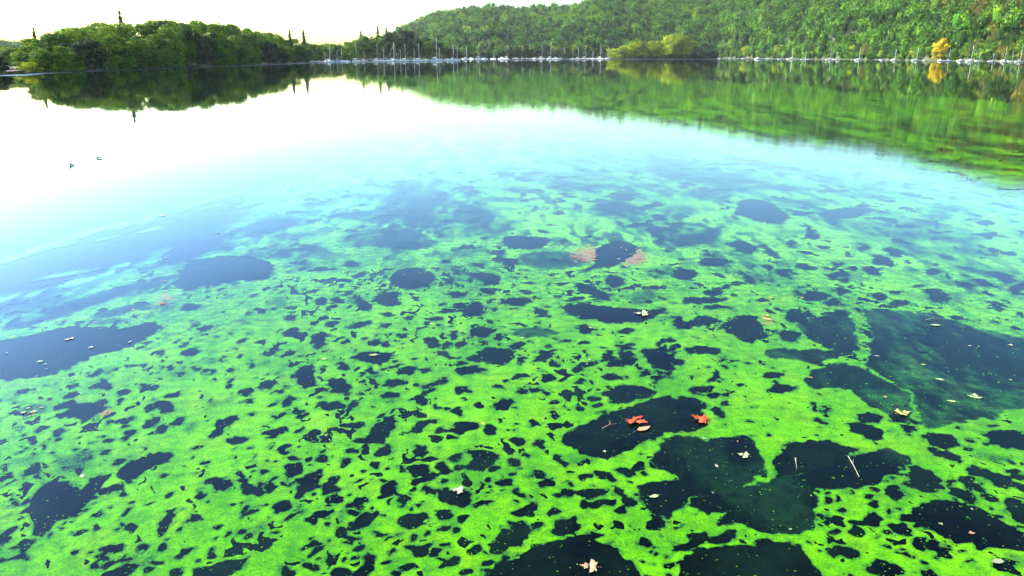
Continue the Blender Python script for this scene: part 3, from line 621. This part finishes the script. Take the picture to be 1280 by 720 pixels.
POL = [([(480,250),(495,235),(527,227),(552,232),(545,247),(582,255),(610,262),(650,277),(640,288),(595,295),(570,299),(555,292),(535,287),(495,282),(472,280),(415,272),(427,265),(475,262)],3),
([(420,302),(432,295),(475,286),(510,287),(532,297),(550,302),(535,311),(505,314),(475,310),(427,309)],3),
([(215,355),(225,340),(235,327),(275,320),(320,322),(335,325),(345,337),(335,347),(320,350),(290,352),(255,357),(232,365)],0),
([(727,265),(750,252),(775,248),(795,256),(782,268),(765,272),(735,269)],3),
([(812,288),(840,285),(855,293),(880,288),(905,275),(910,287),(895,300),(870,309),(840,310),(818,302)],3),
([(920,255),(940,248),(965,255),(985,270),(975,280),(945,277),(922,268)],0),
([(740,330),(745,312),(765,300),(785,303),(800,310),(790,320),(772,330),(755,337),(742,336)],0),
([(700,382),(730,380),(770,385),(810,388),(835,385),(830,393),(800,404),(765,404),(730,398),(710,392)],0),
([(1078,390),(1100,386),(1135,391),(1172,390),(1177,397),(1200,401),(1215,410),(1247,415),(1272,422),(1330,440),(1340,500),(1280,512),(1240,518),(1200,524),(1170,532),(1150,533),(1145,515),(1143,489),(1110,473),(1077,455),(1088,440),(1092,420),(1081,405)],4),
([(995,407),(1040,390),(1060,389),(1068,410),(1078,430),(1060,443),(1035,450),(1020,456),(990,450),(960,448),(952,440),(965,436),(1000,436),(1048,438),(1010,425),(998,412)],4),
([(1000,475),(1010,465),(1042,456),(1065,457),(1100,471),(1139,490),(1142,505),(1138,528),(1125,525),(1105,515),(1080,500),(1062,488),(1040,485),(1007,482)],4),
([(900,405),(925,396),(945,395),(955,408),(960,418),(940,428),(925,423)],0),
([(663,455),(672,440),(700,438),(690,445),(680,453)],0),([(803,440),(830,431),(835,437),(850,447),(858,453),(840,462),(828,461),(812,452)],0),([(750,493),(770,484),(800,483),(817,488),(810,500),(785,503),(765,500)],0),
([(702,548),(735,530),(770,513),(800,505),(825,500),(830,497),(850,497),(872,499),(878,507),(874,520),(884,530),(860,540),(835,540),(810,552),(785,568),(760,575),(735,570),(710,558)],0),
([(810,580),(825,555),(843,544),(870,547),(880,552),(895,545),(920,542),(940,550),(945,565),(955,580),(962,592),(950,595),(948,600),(925,610),(900,615),(870,625),(845,640),(825,650),(810,638),(800,625),(800,608),(815,602),(850,600),(845,592),(820,588)],5),
([(860,632),(900,612),(960,602),(1000,592),(1070,570),(1110,560),(1130,570),(1137,580),(1125,595),(1100,605),(1085,608),(1050,612),(1018,612),(1018,640),(1015,665),(990,672),(960,670),(930,660),(895,655),(905,640),(880,642)],5),
([(963,573),(980,560),(1000,553),(1025,550),(1050,553),(1070,562),(1060,577),(975,597),(966,588)],0),
([(1137,590),(1145,583),(1160,588),(1180,600),(1165,608),(1152,615),(1138,608)],0),([(1200,585),(1215,580),(1240,588),(1265,597),(1290,607),(1275,612),(1240,600),(1205,592)],0),
([(1140,640),(1155,630),(1180,622),(1210,632),(1240,645),(1265,660),(1285,675),(1280,690),(1250,688),(1235,685),(1225,690),(1215,688),(1215,680),(1195,683),(1180,672),(1165,665),(1145,655)],0),
([(640,697),(660,685),(700,675),(740,672),(770,682),(785,695),(800,712),(812,745),(615,745)],0),([(835,745),(850,712),(870,697),(900,687),(930,682),(970,678),(1000,682),(1015,700),(1030,720),(1038,745)],0),
([(625,680),(640,655),(660,650),(672,662),(660,672),(640,685)],0),([(690,662),(705,647),(720,645),(730,655),(722,668),(708,672),(695,668)],0),([(838,682),(860,680),(880,665),(885,678),(870,690),(850,695)],0),([(862,663),(885,662),(880,676),(865,676)],0),
([(369,470),(378,458),(392,456),(393,475),(395,483),(385,487),(374,480)],0),([(437,551),(455,545),(462,535),(478,521),(492,521),(492,532),(482,556),(455,557)],0),([(433,447),(450,441),(470,439),(490,440),(487,450),(475,455),(460,452)],0),
([(582,450),(592,440),(610,434),(640,436),(642,447),(625,454),(600,455)],0),([(512,540),(520,527),(545,523),(545,529),(530,533),(527,543)],0),([(578,565),(605,563),(622,570),(620,580),(605,588),(578,586),(590,577)],0),
([(543,612),(560,608),(585,612),(592,628),(570,632),(555,625)],0),([(375,600),(390,590),(405,584),(407,590),(400,605),(392,612),(372,618),(375,608)],0),([(438,660),(450,645),(472,637),(470,645),(458,658)],0),([(494,652),(510,640),(528,636),(535,645),(528,655),(510,660)],0),
([(440,718),(455,708),(460,690),(470,692),(470,705),(460,715),(450,722)],0),([(610,692),(612,678),(640,652),(650,665),(640,685)],0),([(600,728),(625,700),(645,697),(645,735)],0),
([(-60,428),(0,427),(40,420),(60,416),(80,411),(105,408),(150,412),(170,408),(190,404),(208,405),(205,412),(180,425),(150,437),(120,447),(90,460),(60,470),(20,474),(-60,477)],0),
([(66,522),(90,508),(115,502),(132,500),(136,508),(125,522),(105,531),(95,525)],0),([(265,548),(270,530),(285,522),(300,517),(295,525),(280,540),(272,548)],0),
([(75,590),(80,572),(100,566),(118,566),(108,580),(95,590)],1),([(150,585),(160,577),(185,568),(205,567),(217,570),(200,582),(180,592),(172,601),(155,601)],0),([(30,640),(45,615),(60,603),(85,602),(100,610),(115,595),(137,592),(130,603),(115,615),(100,640),(70,655),(55,670),(40,660)],0),
([(-10,680),(5,662),(17,660),(12,675),(2,688)],0),([(220,698),(228,685),(248,683),(240,690),(228,700)],0),([(240,730),(245,715),(275,705),(310,700),(300,712),(280,725)],0)]
OPEN = [(-900,70.6),(-900,470),(-300,430),(-60,398),(0,385),(40,372),(100,355),(150,345),(180,340),(232,322),(270,312),(268,292),(290,270),(330,238),(400,215),(470,190),(430,150),(420,100),(400,84),(380,70.6)]
STREAK = [([(-60,345),(0,328),(50,311),(110,291),(150,281),(200,270)],3.2),([(-60,366),(0,356),(60,346),(120,337),(160,330)],1.6),([(-60,392),(0,377),(60,361),(140,341)],3.5),([(225,262),(265,248),(310,237)],2.0),([(60,310),(110,300)],1.5),([(120,300),(200,285)],1.2)]
ANG_X = [-300, 0, 300, 450, 640, 800, 1000, 1280, 1600]; ANG_A = [28, 22, 22, 14, 6, 0, -7, -16, -24]

# sheet grid in polar steps about the jetty: finest near by, coarser far off
yr = np.concatenate([np.arange(87.0, 760, 1.2), np.arange(760, 1500, 12)])
Rr = ground(640, yr)[1]
th = np.radians(np.concatenate([np.arange(-75, -37, .6), np.arange(-37, 37, .074), np.arange(37, 75, .6)]))
TH, RR = np.meshgrid(th, Rr); GX = RR*np.sin(TH); GY = RR*np.cos(TH)
ny, nx_ = GX.shape
PX, PY = proj(GX, GY)
# edge wobble so that outlines are ragged
wx = (fbm(GX*3.2, GY*3.2, 3, 11)-.5)*.16 + (fbm(GX*14, GY*14, 2, 12)-.5)*.09
wy = (fbm(GX*3.2, GY*3.2, 3, 21)-.5)*.20 + (fbm(GX*14, GY*14, 2, 22)-.5)*.12
far = np.clip(RR/9.0, .55, 6)**.9
WX = GX + wx*far; WY = GY + wy*far
cover = np.full(GX.shape, .5)                 # signed distance to the nearest opening, metres scaled by range
dens = np.full(GX.shape, .84)
brown = np.zeros(GX.shape)
def window(P):
    r = np.hypot(P[:, 0], P[:, 1]); a = np.arctan2(P[:, 0], P[:, 1]); pad = .12
    i0 = np.searchsorted(-Rr, -r.max()*(1+pad)); i1 = np.searchsorted(-Rr, -r.min()*(1-pad)) + 1
    j0 = max(np.searchsorted(th, a.min()-.03)-1, 0); j1 = np.searchsorted(th, a.max()+.03) + 1
    return slice(max(i0-1, 0), i1), slice(j0, j1)
def sdf(P, X, Y):
    """signed distance to polygon, negative inside"""
    d = np.full(X.shape, 1e9); ins = np.zeros(X.shape, bool); n = len(P)
    for i in range(n):
        ax, ay = P[i]; bx, by = P[(i+1) % n]; ex, ey = bx-ax, by-ay; L2 = ex*ex+ey*ey+1e-12
        t = np.clip(((X-ax)*ex+(Y-ay)*ey)/L2, 0, 1); d = np.minimum(d, (X-ax-t*ex)**2+(Y-ay-t*ey)**2)
        c = ((ay > Y) != (by > Y)) & (X < (bx-ax)*(Y-ay)/(by-ay+1e-12)+ax); ins ^= c
    d = np.sqrt(d); return np.where(ins, -d, d)
def punch(pts, kind, wob=1.0):
    q = np.array(pts, float); X, Y = ground(q[:, 0], q[:, 1]); P = np.stack([X, Y], 1)
    sl = window(P)
    if GX[sl].size == 0: return
    f = .0012*RR[sl]*4          # softness about a few pixels
    d = sdf(P, GX[sl]+(WX[sl]-GX[sl])*wob, GY[sl]+(WY[sl]-GY[sl])*wob)/np.maximum(RR[sl], 1)
    if kind == 0: cover[sl] = np.minimum(cover[sl], d)
    elif kind == 1: dens[sl] *= 1 - .62*sst(.012, -.012, d)
    elif kind == 2: dens[sl] *= 1 - .72*sst(.006, -.008, d)
    elif kind == 3: dens[sl] *= 1 - (.86 - .5*sst(.5, .72, fbm(GX[sl]*2.2, GY[sl]*.7, 4, 33)))*sst(.006, -.008, d)
    elif kind in (4, 5):
        hz = fbm(GX[sl]*1.6, GY[sl]*1.1, 4, 31)*.55 + fbm(GX[sl]*9, GY[sl]*3, 4, 32)*.45
        k = (.05 if kind == 4 else .01) + (.2 if kind == 4 else .07)*sst(.45, .66, hz)
        cover[sl] = np.where(d < 0, np.maximum(cover[sl], .03), cover[sl])
        m = sst(.002, -.002, d); dens[sl] = dens[sl]*(1-m) + k*m
def ellpts(x, y, rx, ry, a, n=14):
    a = math.radians(a); t = np.linspace(0, 2*PI, n, endpoint=False)
    u, v = rx*np.cos(t), ry*np.sin(t)
    return np.stack([x + u*math.cos(a) + v*math.sin(a), y - u*math.sin(a) + v*math.cos(a)], 1)
# loose small openings everywhere, long axes following the drift
g = np.random.default_rng(23)
cnt = 5000
ly = 200 + 560*g.uniform(0, 1, cnt)**.72; lx = g.uniform(-80, 1360, cnt)
for i in range(cnt):
    sc = (ly[i]-70)/430.0
    s = float(np.clip(np.exp(g.normal(0, .6))*1.55, .8, 7))*(.45+.6*sc)
    clump = vn(np.array([lx[i]*.012]), np.array([ly[i]*.02]), 44)[0]
    if g.uniform() > .12 + 1.1*clump**1.6: continue
    if 1000 < lx[i] < 1075 and 480 < ly[i] < 556 and g.uniform() < .93: continue       # the smooth bright patch
    if 880 < lx[i] < 1010 and 425 < ly[i] < 560 and g.uniform() < .8: continue
    if ly[i] < 330 and g.uniform() < .35: continue
    e = ellpts(lx[i], ly[i], s*g.uniform(1.2, 2.6), s*g.uniform(.5, .85), np.interp(lx[i], ANG_X, ANG_A)+g.normal()*14, 8)
    if e[:, 1].min() < 90 or (ly[i] > 470 and g.uniform() < .35): continue
    punch(e, 0 if g.uniform() < .9 else 1, .6)
for P, k in POL:
    if k > 3: punch(P, k)
for x, y, rx, ry, a, k in ELL: punch(ellpts(x, y, rx, ry, a), k)
for P, k in POL:
    if k < 4: punch(P, k)
edge = (fbm(GX*24, GY*22, 2, 13)-.5)*.009 + (fbm(GX*9, GY*9, 2, 14)-.5)*.006
cover = np.where((np.abs(cover) < .02) & (RR < 16), cover + edge*(1 - np.abs(cover)/.02), cover)
dens *= .42 + .58*sst(0, .005, cover)
# fine ragged flecks torn out of the scum, denser in some drifts than others
fl = fbm(WX*7.5 + GY*1.5, WY*5.0, 4, 81); fd = fbm(GX*.8, GY*.6, 3, 82); fsz = np.clip(RR/8, 1, 2.2)
fl2 = fbm(WX*3.2, WY*2.4, 4, 83)
flk = np.where(RR < 11, (.745 - .12*sst(.35, .65, fd) - fl)*.02, (.715 - .09*sst(.35, .65, fd) - fl2)*.03)
for cx0, cy0, rx0, ry0 in [(1030,515,75,45),(930,470,70,40),(905,505,40,40)]:
    flk = flk + .02*np.exp(-((PX-cx0)/rx0)**2-((PY-cy0)/ry0)**2)
flk = np.maximum(flk, .009 - cover)
fl3 = fbm(WX*15 + GY*3, WY*11, 3, 84)
flk = np.minimum(flk, np.where((RR < 11) & (cover > .004), (.775 - .15*sst(.4, .7, fbm(GX*.55, GY*.5, 3, 85)) - fl3)*.02, 1))
cover = np.where(np.abs(cover-.03) < 1e-9, cover, np.minimum(cover, flk))
# wispy thinning: drift streaks, stronger far out and to the left
ang = np.radians(np.interp(PX, ANG_X, ANG_A)); 
st = fbm(GX*.9+GY*.25, GY*.30, 5, 51); st2 = fbm(GX*.35, GY*.16, 4, 52)
thin = sst(.42, .70, st)*sst(6, 16, RR)*.55 + sst(.5, .75, st2)*sst(7, 20, RR)*.35
thin *= 1 - .75*sst(30, 55, RR)
dens *= 1 - np.clip(thin, 0, .85)
dens *= 1 - .25*sst(10, 22, RR) ; dens *= 1 - sst(18, 30, RR)*np.clip((fbm(GX*1.1, GY*.22, 4, 53)-.5)*1.6 + (fbm(GX*2.2, GY*.55, 2, 54)-.5)*3.2 + .25, -.2, .95)
net = fbm(GX*6.5, GY*2.6, 4, 56); net2 = fbm(GX*1.8, GY*.7, 3, 57)
dens *= 1 - np.clip(sst(.44, .66, net)*(.4 + .4*sst(.4, .6, net2)), 0, .85)*sst(8.5, 13, RR)*(1-sst(34, 48, RR))
dens = np.where(RR > 8, np.minimum(dens*(1 + .45*sst(9, 14, RR)), 1), dens)
# open water at the left and far out, with drift lines of algae lying on it
P = np.array(OPEN, float); X, Y = ground(P[:, 0], P[:, 1]); PP = np.stack([X, Y], 1)
r_ = RR
d = sdf(PP, GX + (fbm(GX*.6, GY*.25, 4, 61)-.5)*RR*.16, GY + (fbm(GX*.6, GY*.25, 4, 62)-.5)*RR*.22)/RR
open_c = d + (fbm(GX*2.0, GY*.6, 4, 63)-.5)*.07
sfall = np.zeros(GX.shape); rag = fbm(GX*4, GY*1.3, 4, 64); wsp = fbm(GX*1.6, GY*.45, 4, 69)
for pts, wpx in STREAK:
    q = np.array(pts, float)
    for k in range(len(q)-1):
        a, b = q[k], q[k+1]; e = b-a; L2 = (e**2).sum()
        t = np.clip(((PX-a[0])*e[0]+(PY-a[1])*e[1])/L2, 0, 1); dd = np.hypot(PX-a[0]-t*e[0], PY-a[1]-t*e[1])
        sfall = np.maximum(sfall, np.exp(-(dd/(wpx*1.25))**2)*sst(.28, .62, rag)*1.05)
# thin wisps scattered over the open part next to the bloom
wis = sst(.56, .74, wsp)*.55*sst(-.16, 0, d)*(1-sst(0, .05, d))*sst(.35, .6, rag)
sfall = np.maximum(sfall, wis)
of = sst(-.035, .035, open_c)
dens = np.maximum(dens*of, np.minimum(sfall, .8))
cover = np.minimum(cover, np.maximum((of-.03)*.1, (sfall-.04)*.1))
# far edge of the bloom
fe = np.interp(PX, [380, 440, 700, 960, 1050, 1280, 1600, 2200], [92, 94, 94, 104, 114, 128, 150, 180])
cover = np.minimum(cover, (PY - fe)/(fe-69)*.25 + (fbm(GX*.06, GY*.05, 4, 65)-.5)*.05 + (fbm(GX*.4, GY*.2, 3, 66)-.5)*.03)
cover = np.where(GY < 1.0, -.1, cover)

# patches of brown decaying scum
for x, y, rx, ry, s in [(735,318,30,14,.8),(790,322,28,14,.85),(735,346,22,8,.4),(208,372,26,14,.6),(128,513,22,9,.8),(100,500,25,6,.5),(180,508,0.1,0.1,0),(960,402,14,9,.6),(735,455,16,8,.35),(400,460,26,14,.3),(415,535,24,12,.35),(120,405,14,7,.5),(640,130,200,18,0.06),(950,135,120,14,.2),(1180,190,90,14,.15),(700,345,30,8,.3)]:
    brown = np.maximum(brown, s*np.exp(-(((PX-x)/rx)**2+((PY-y)/ry)**2)*.9))
# marching triangles: keep cover > 0
idx = np.arange(ny*nx_).reshape(ny, nx_)
a, b, c_, d_ = idx[:-1, :-1].ravel(), idx[:-1, 1:].ravel(), idx[1:, 1:].ravel(), idx[1:, :-1].ravel()
T = np.concatenate([np.stack([a, d_, b], 1), np.stack([b, d_, c_], 1)])
cv = cover.ravel(); inside = cv[T] > 0; cntin = inside.sum(1)
hz = np.full(GX.shape, .0012)
V = np.stack([GX.ravel(), GY.ravel(), hz.ravel()], 1); A = dens.ravel(); B = brown.ravel()
full = T[cntin == 3]
newV, newA, newB, newT = [], [], [], []; base = len(V)
for n_in in (1, 2):
    tt = T[cntin == n_in]; ii = inside[cntin == n_in]
    lone = (ii if n_in == 1 else ~ii).argmax(1); r3 = np.arange(len(tt))
    p0, p1, p2 = tt[r3, lone], tt[r3, (lone+1) % 3], tt[r3, (lone+2) % 3]
    def cut(u, v):
        w_ = (cv[u]/(cv[u]-cv[v]))[:, None]; w_ = np.clip(w_, 0, 1)
        q = V[u]*(1-w_) + V[v]*w_; 
        return q, A[u]*(1-w_[:, 0])+A[v]*w_[:, 0], B[u]*(1-w_[:, 0])+B[v]*w_[:, 0]
    q1, a1, b1 = cut(p0, p1); q2, a2, b2 = cut(p0, p2); n = len(tt)
    i1 = base + np.arange(n); i2 = i1 + n
    newV += [q1, q2]; newA += [a1, a2]; newB += [b1, b2]
    if n_in == 1: newT.append(np.stack([p0, i1, i2], 1))
    else: newT += [np.stack([i1, p1, p2], 1), np.stack([i1, p2, i2], 1)]
    base += 2*n
V = np.concatenate([V]+newV); A = np.concatenate([A]+newA); B = np.concatenate([B]+newB); T = np.concatenate([full]+newT)
usedv = np.zeros(len(V), bool); usedv[T.ravel()] = True; rem = np.cumsum(usedv)-1
me = tri_mesh('algae_mat', V[usedv], rem[T], M_algae, {'dens': A[usedv], 'brown': B[usedv]})
o = link(bpy.data.objects.new('algae_mat', me)); tag(o, 'bright green algae scum floating on the lake, torn into ragged openings', 'algae', kind='stuff')
print('algae tris', len(T))

# loose duckweed-like specks drifting in the openings, thickest near their edges
nf = 150000; g = np.random.default_rng(91)
fy = 330 + 420*g.uniform(0, 1, nf)**.8; fx = g.uniform(-60, 1340, nf); X, Y = ground(fx, fy); Rf = np.hypot(X, Y)
ii = np.clip(np.searchsorted(-Rr, -Rf), 0, ny-1); jj = np.clip(np.searchsorted(th, np.arctan2(X, Y)), 0, nx_-1)
cvf = cover[ii, jj]; dnf = dens[ii, jj]
pr = np.where(cvf < 0, .10*np.exp(cvf/.0022) + .012, np.where(dnf < .2, .02, 0))
keep = g.uniform(0, 1, nf) < pr; X, Y, Rf = X[keep], Y[keep], Rf[keep]; n = len(X); a0 = g.uniform(0, 2*PI, n); sz = g.uniform(.003, .0085, n)*np.clip(Rf/6, .8, 2.0)
Vf = np.concatenate([np.stack([X + sz*np.cos(a0+k*PI/3)*g.uniform(.7, 1.2, n), Y + sz*np.sin(a0+k*PI/3)*g.uniform(.7, 1.2, n), np.full(n, .0022)], 1) for k in range(6)])
i = np.arange(n); Tf = np.concatenate([np.stack([i, i+k*n, i+(k+1)*n], 1) for k in range(1, 5)])
me = tri_mesh('algae_specks', Vf, Tf, M_algae, {'dens': np.tile(g.uniform(.45, 1, n), 6), 'brown': np.zeros(6*n)})
o = link(bpy.data.objects.new('algae_specks', me)); tag(o, 'loose green specks of algae drifting in the dark openings', 'algae', kind='stuff'); print('algae specks', n)

# ------------------------------------------------------------------ fallen leaves and bits lying on the water
def leafcol(name, c1, c2):
    m, t = newmat(name); L = t.links.new
    n = N(t, 'ShaderNodeTexNoise', Scale=28, Detail=4); tc = N(t, 'ShaderNodeTexCoord'); L(tc.outputs['Object'], n.inputs['Vector'])
    r = ramp(t, [(.35, c1), (.65, c2)]); L(n.outputs[0], r.inputs[0])
    p = N(t, 'ShaderNodeBsdfPrincipled', Roughness=.45); L(r.outputs[0], p.inputs['Base Color'])
    o = t.nodes.new('ShaderNodeOutputMaterial'); L(p.outputs[0], o.inputs[0]); return m
LM = {'red': leafcol('red_leaf', (.30, .03, .006), (.46, .075, .012)), 'tan': leafcol('tan_leaf', (.28, .15, .07), (.42, .27, .16)), 'pale': leafcol('pale_leaf', (.20, .27, .10), (.34, .40, .2)),
      'brown': leafcol('brown_leaf', (.16, .07, .03), (.34, .17, .07)), 'yellow': leafcol('yellow_leaf', (.5, .42, .05), (.7, .62, .15)), 'white': leafcol('bleached_leaf', (.14, .15, .10), (.27, .28, .2)), 'twig': simple('twig_bark', (.07, .05, .035), .8, 20, .3)}
def blade_mesh(kind, mat, seed):
    g = random.Random(seed); half = []
    if kind == 'maple':
        half = [(0, .0), (.16, -.06), (.40, -.14), (.33, .02), (.52, .10), (.60, .30), (.42, .26), (.34, .34), (.22, .30), (.20, .52), (.30, .62), (.13, .66), (.0, .95)]
    else:
        half = [(0, 0), (.10, .06), (.19, .2), (.24, .38), (.22, .56), (.15, .76), (.07, .9), (0, 1)]
    curl = g.uniform(.25, .5); V = [(0, .02, 0)]; mid = []; n = len(half)
    rows = [];
    for s in (-1, 0, 1):
        row = []
        for (x, y) in half:
            xx = x*s*(1+g.uniform(-.08, .08)); z = .03 + curl*.35*(abs(xx)**1.5)*(1.4 if s > 0 else .7) + .10*(y-.4)**2 + (g.uniform(-.012, .012) if s else 0)
            row.append((xx, y if s else (min(1, max(0, y))), z))
        rows.append(row)
    V = [p for r in rows for p in r]; Fc = []
    for k in range(n-1):
        Fc.append((k, n+k, n+k+1, k+1)); Fc.append((n+k, 2*n+k, 2*n+k+1, n+k+1))
    m = len(V); V += [(x, y, z-.012) for x, y, z in V]; Fc += [tuple(i+m for i in reversed(f)) for f in Fc]
    return mesh('blade', V, Fc, mat, True)
def stem_mesh(mat):
    V, Fc = tube([(0, .02, .03), (.02, -.18, .045), (.06, -.38, .02)], [.012, .010, .013], 5); return mesh('stem', V, Fc, mat)
LEAFC = {}
def leaf(px, py, wpx, ang, col, shape, label, cat='leaf', group=None, name='fallen_leaf', tilt=0.0):
    X, Y = ground(px, py); r = math.hypot(X, Y); L = wpx*math.sqrt(X*X+Y*Y+9)/F*.9
    key = (col, shape, hash((px, py)) % 3)
    key = (col, shape, int(px) % 3)
    if key not in LEAFC: LEAFC[key] = (blade_mesh(shape, LM[col], len(LEAFC)+3), stem_mesh(LM[col]))
    o = empty(name, (float(X), float(Y), .006), math.radians(ang)); o.scale = (L, L, L*.8); o.rotation_euler = (tilt, 0, math.radians(ang))
    part('blade', LEAFC[key][0], o); part('stem', LEAFC[key][1], o); tag(o, label, cat, group)
leaf(790, 526, 26, -130, 'red', 'maple', 'orange red leaf left of centre on the large black opening', tilt=.15)
leaf(797, 539, 22, -60, 'tan', 'oval', 'pale tan leaf touching the orange red leaf on the black opening')
leaf(882, 527, 22, 60, 'red', 'maple', 'bright red leaf at the right end of the large black opening', tilt=.15)
leaf(808, 393, 18, 80, 'pale', 'maple', 'pale green leaf in the long dark channel at centre')
leaf(472, 444, 12, 100, 'pale', 'oval', 'small pale leaf in the dark hole left of centre')
leaf(605, 531, 6, 30, 'yellow', 'oval', 'tiny yellow leaf above a small black hole at centre')
leaf(578, 614, 18, 80, 'white', 'maple', 'whitish leaf on a dark hole at lower centre')
leaf(744, 710, 22, 80, 'tan', 'maple', 'beige leaf floating at the bottom on the big black opening')
leaf(1254, 702, 16, 100, 'white', 'oval', 'whitish leaf at the bottom right corner')
leaf(1124, 517, 16, -80, 'yellow', 'maple', 'pale yellow leaf right of the small round holes')
leaf(823, 620, 14, 110, 'pale', 'oval', 'pale leaf in the small pool left of the big black opening')
leaf(934, 571, 14, 60, 'pale', 'maple', 'light green leaf on the right of the double black opening')
leaf(1180, 476, 10, 60, 'pale', 'oval', 'pale leaf in the middle of the wide right hand pool')
leaf(1218, 498, 14, -30, 'pale', 'maple', 'pale green leaf low in the wide right hand pool')
leaf(1195, 503, 10, 70, 'pale', 'oval', 'pale oval leaf left of the pale green leaf in the right pool')
leaf(1099, 446, 6, 70, 'white', 'oval', 'tiny white leaf at the left side of the wide right hand pool')
leaf(964, 401, 14, 40, 'tan', 'oval', 'tan leaf at the corner of the deep blue hole')
leaf(957, 396, 9, -40, 'brown', 'maple', 'brown leaf beside the tan leaf by the deep blue hole')
leaf(897, 585, 8, 10, 'white', 'oval', 'thin white leaf inside the double black opening')
leaf(104, 598, 10, 40, 'white', 'oval', 'round white leaf at lower left')
leaf(740, 410, 5, 70, 'yellow', 'oval', 'tiny yellow leaf below the long dark channel', )
leaf(1175, 407, 12, 90, 'pale', 'oval', 'pale leaf under the floating white stick in the blue pool')
def twig(px0, py0, px1, py1, col, label, name='floating_twig', r=.0035, z=.012):
    A_ = ground(px0, py0); B_ = ground(px1, py1); a = Vector((float(A_[0]), float(A_[1]), z)); b = Vector((float(B_[0]), float(B_[1]), z))
    m = (a+b)/2 + Vector((0, (b-a).length*.06, .01)); o0 = m.copy(); o0.z = 0
    V, Fc = tube([a-o0, m-o0, b-o0], [r, r*.9, r*.5], 6); q = m + Vector(((b-a).length*.06, (b-a).length*.12, .02))
    V2, F2 = tube([m-o0, q-o0], [r*.6, r*.3], 5); V, Fc = joined([(V, Fc), (V2, F2)])
    o = link(bpy.data.objects.new(name, mesh(name, V, Fc, LM[col]))); o.location = o0; tag(o, label, 'twig')
twig(1157, 401, 1178, 399.5, 'white', 'bleached white stick floating in the blue part of the right pool')
twig(753, 537, 771, 531, 'tan', 'thin pale stalk on the black opening left of the red leaf')
twig(994, 574, 996, 588, 'white', 'thin white stalk in the black opening at lower right')
twig(1060, 572, 1074, 598, 'white', 'long thin white stalk across the dark opening at lower right')
twig(121, 197.6, 128.5, 198.4, 'twig', 'dark stick floating on the white water at far left', r=.03, z=.03)
def branch():
    X, Y = ground(89, 207); X = float(X); Y = float(Y); L = 12*Y/F
    segs = [tube([(-.15*L, 0, .02), (-.05*L, 0, .35*L), (-.35*L, 0, .62*L)], [.03, .025, .012], 5), tube([(-.05*L, 0, .35*L), (.25*L, 0, .2*L), (.32*L, .02, .05*L)], [.022, .016, .01], 5),
            tube([(-.35*L, 0, .62*L), (-.5*L, 0, .6*L)], [.012, .007], 5), tube([(.25*L, 0, .2*L), (.38*L, 0, .34*L)], [.014, .007], 5)]
    V, Fc = joined(segs); o = link(bpy.data.objects.new('branch', mesh('branch', V, Fc, LM['twig']))); o.location = (X, Y, -.05)
    tag(o, 'crooked dark branch sticking up from the white water at far left', 'branch')
branch()
# small drifted leaves, lying where the photograph shows clusters
CL = [('brown scum patch above centre', [(722,312),(730,320),(738,316),(727,326),(718,322),(742,325),(790,318),(798,324),(801,330),(784,313),(776,310),(795,312),(788,328),(772,324),(804,318),(812,322),(735,307),(768,297)]),
      ('dark pool at the left edge', [(92,423),(86,425),(111,436),(116,434),(50,453),(56,456),(60,461),(164,427),(10,441),(15,422)]),
      ('brown clump left of centre', [(204,366),(209,374),(214,384),(203,380),(215,372),(168,388),(207,352),(272,292),(208,322),(205,270),(137,284)]),
      ('brown scum at the lower left', [(33,512),(42,516),(38,520),(49,510),(100,492),(28,517)]),
      ('bright algae near the centre', [(733,455),(737,449),(405,450),(407,545),(412,551),(540,405),(652,423),(1002,372),(963,372),(913,345),(922,343)]),
      ('black opening at lower right', [(881,548),(922,553),(891,616),(757,565),(990,662),(1175,655),(1215,668),(1216,638)]),
      ('wide right hand pool', [(1155,457),(1210,433),(1265,432),(1262,475),(1108,498),(1012,472)])]
g = random.Random(11); posw = ordw
for where, pts in CL:
    for i, (x, y) in enumerate(sorted(pts)):
        col = g.choice(['brown', 'tan', 'white', 'red']) if 'brown' in where else g.choice(['white', 'pale', 'tan'])
        word = {'brown': 'dark brown', 'tan': 'tan', 'white': 'whitish', 'red': 'reddish', 'pale': 'pale green'}[col]
        leaf(x, y, g.uniform(3.2, 6.5), g.uniform(0, 360), col, g.choice(['oval', 'maple']), '%s leaf by the %s, %s from left' % (word, where, posw[i]), group='small leaves by the ' + where)

# ------------------------------------------------------------------ air
hz = mesh('haze', [(-2400, -90, -1.7), (2400, -90, -1.7), (2400, 2420, -1.7), (-2400, 2420, -1.7), (-2400, -90, 260), (2400, -90, 260), (2400, 2420, 260), (-2400, 2420, 260)],
          [(3, 2, 1, 0), (4, 5, 6, 7), (0, 1, 5, 4), (1, 2, 6, 5), (2, 3, 7, 6), (3, 0, 4, 7)])
m, t = newmat('lake_haze'); pv = N(t, 'ShaderNodeVolumePrincipled', Density=.00004, Anisotropy=.2); pv.inputs['Color'].default_value = (.80, .90, 1, 1)
o_ = t.nodes.new('ShaderNodeOutputMaterial'); t.links.new(pv.outputs[0], o_.inputs['Volume']); hz.materials.append(m)
tag(link(bpy.data.objects.new('haze', hz)), 'thin pale summer haze over the lake', 'haze', kind='stuff')
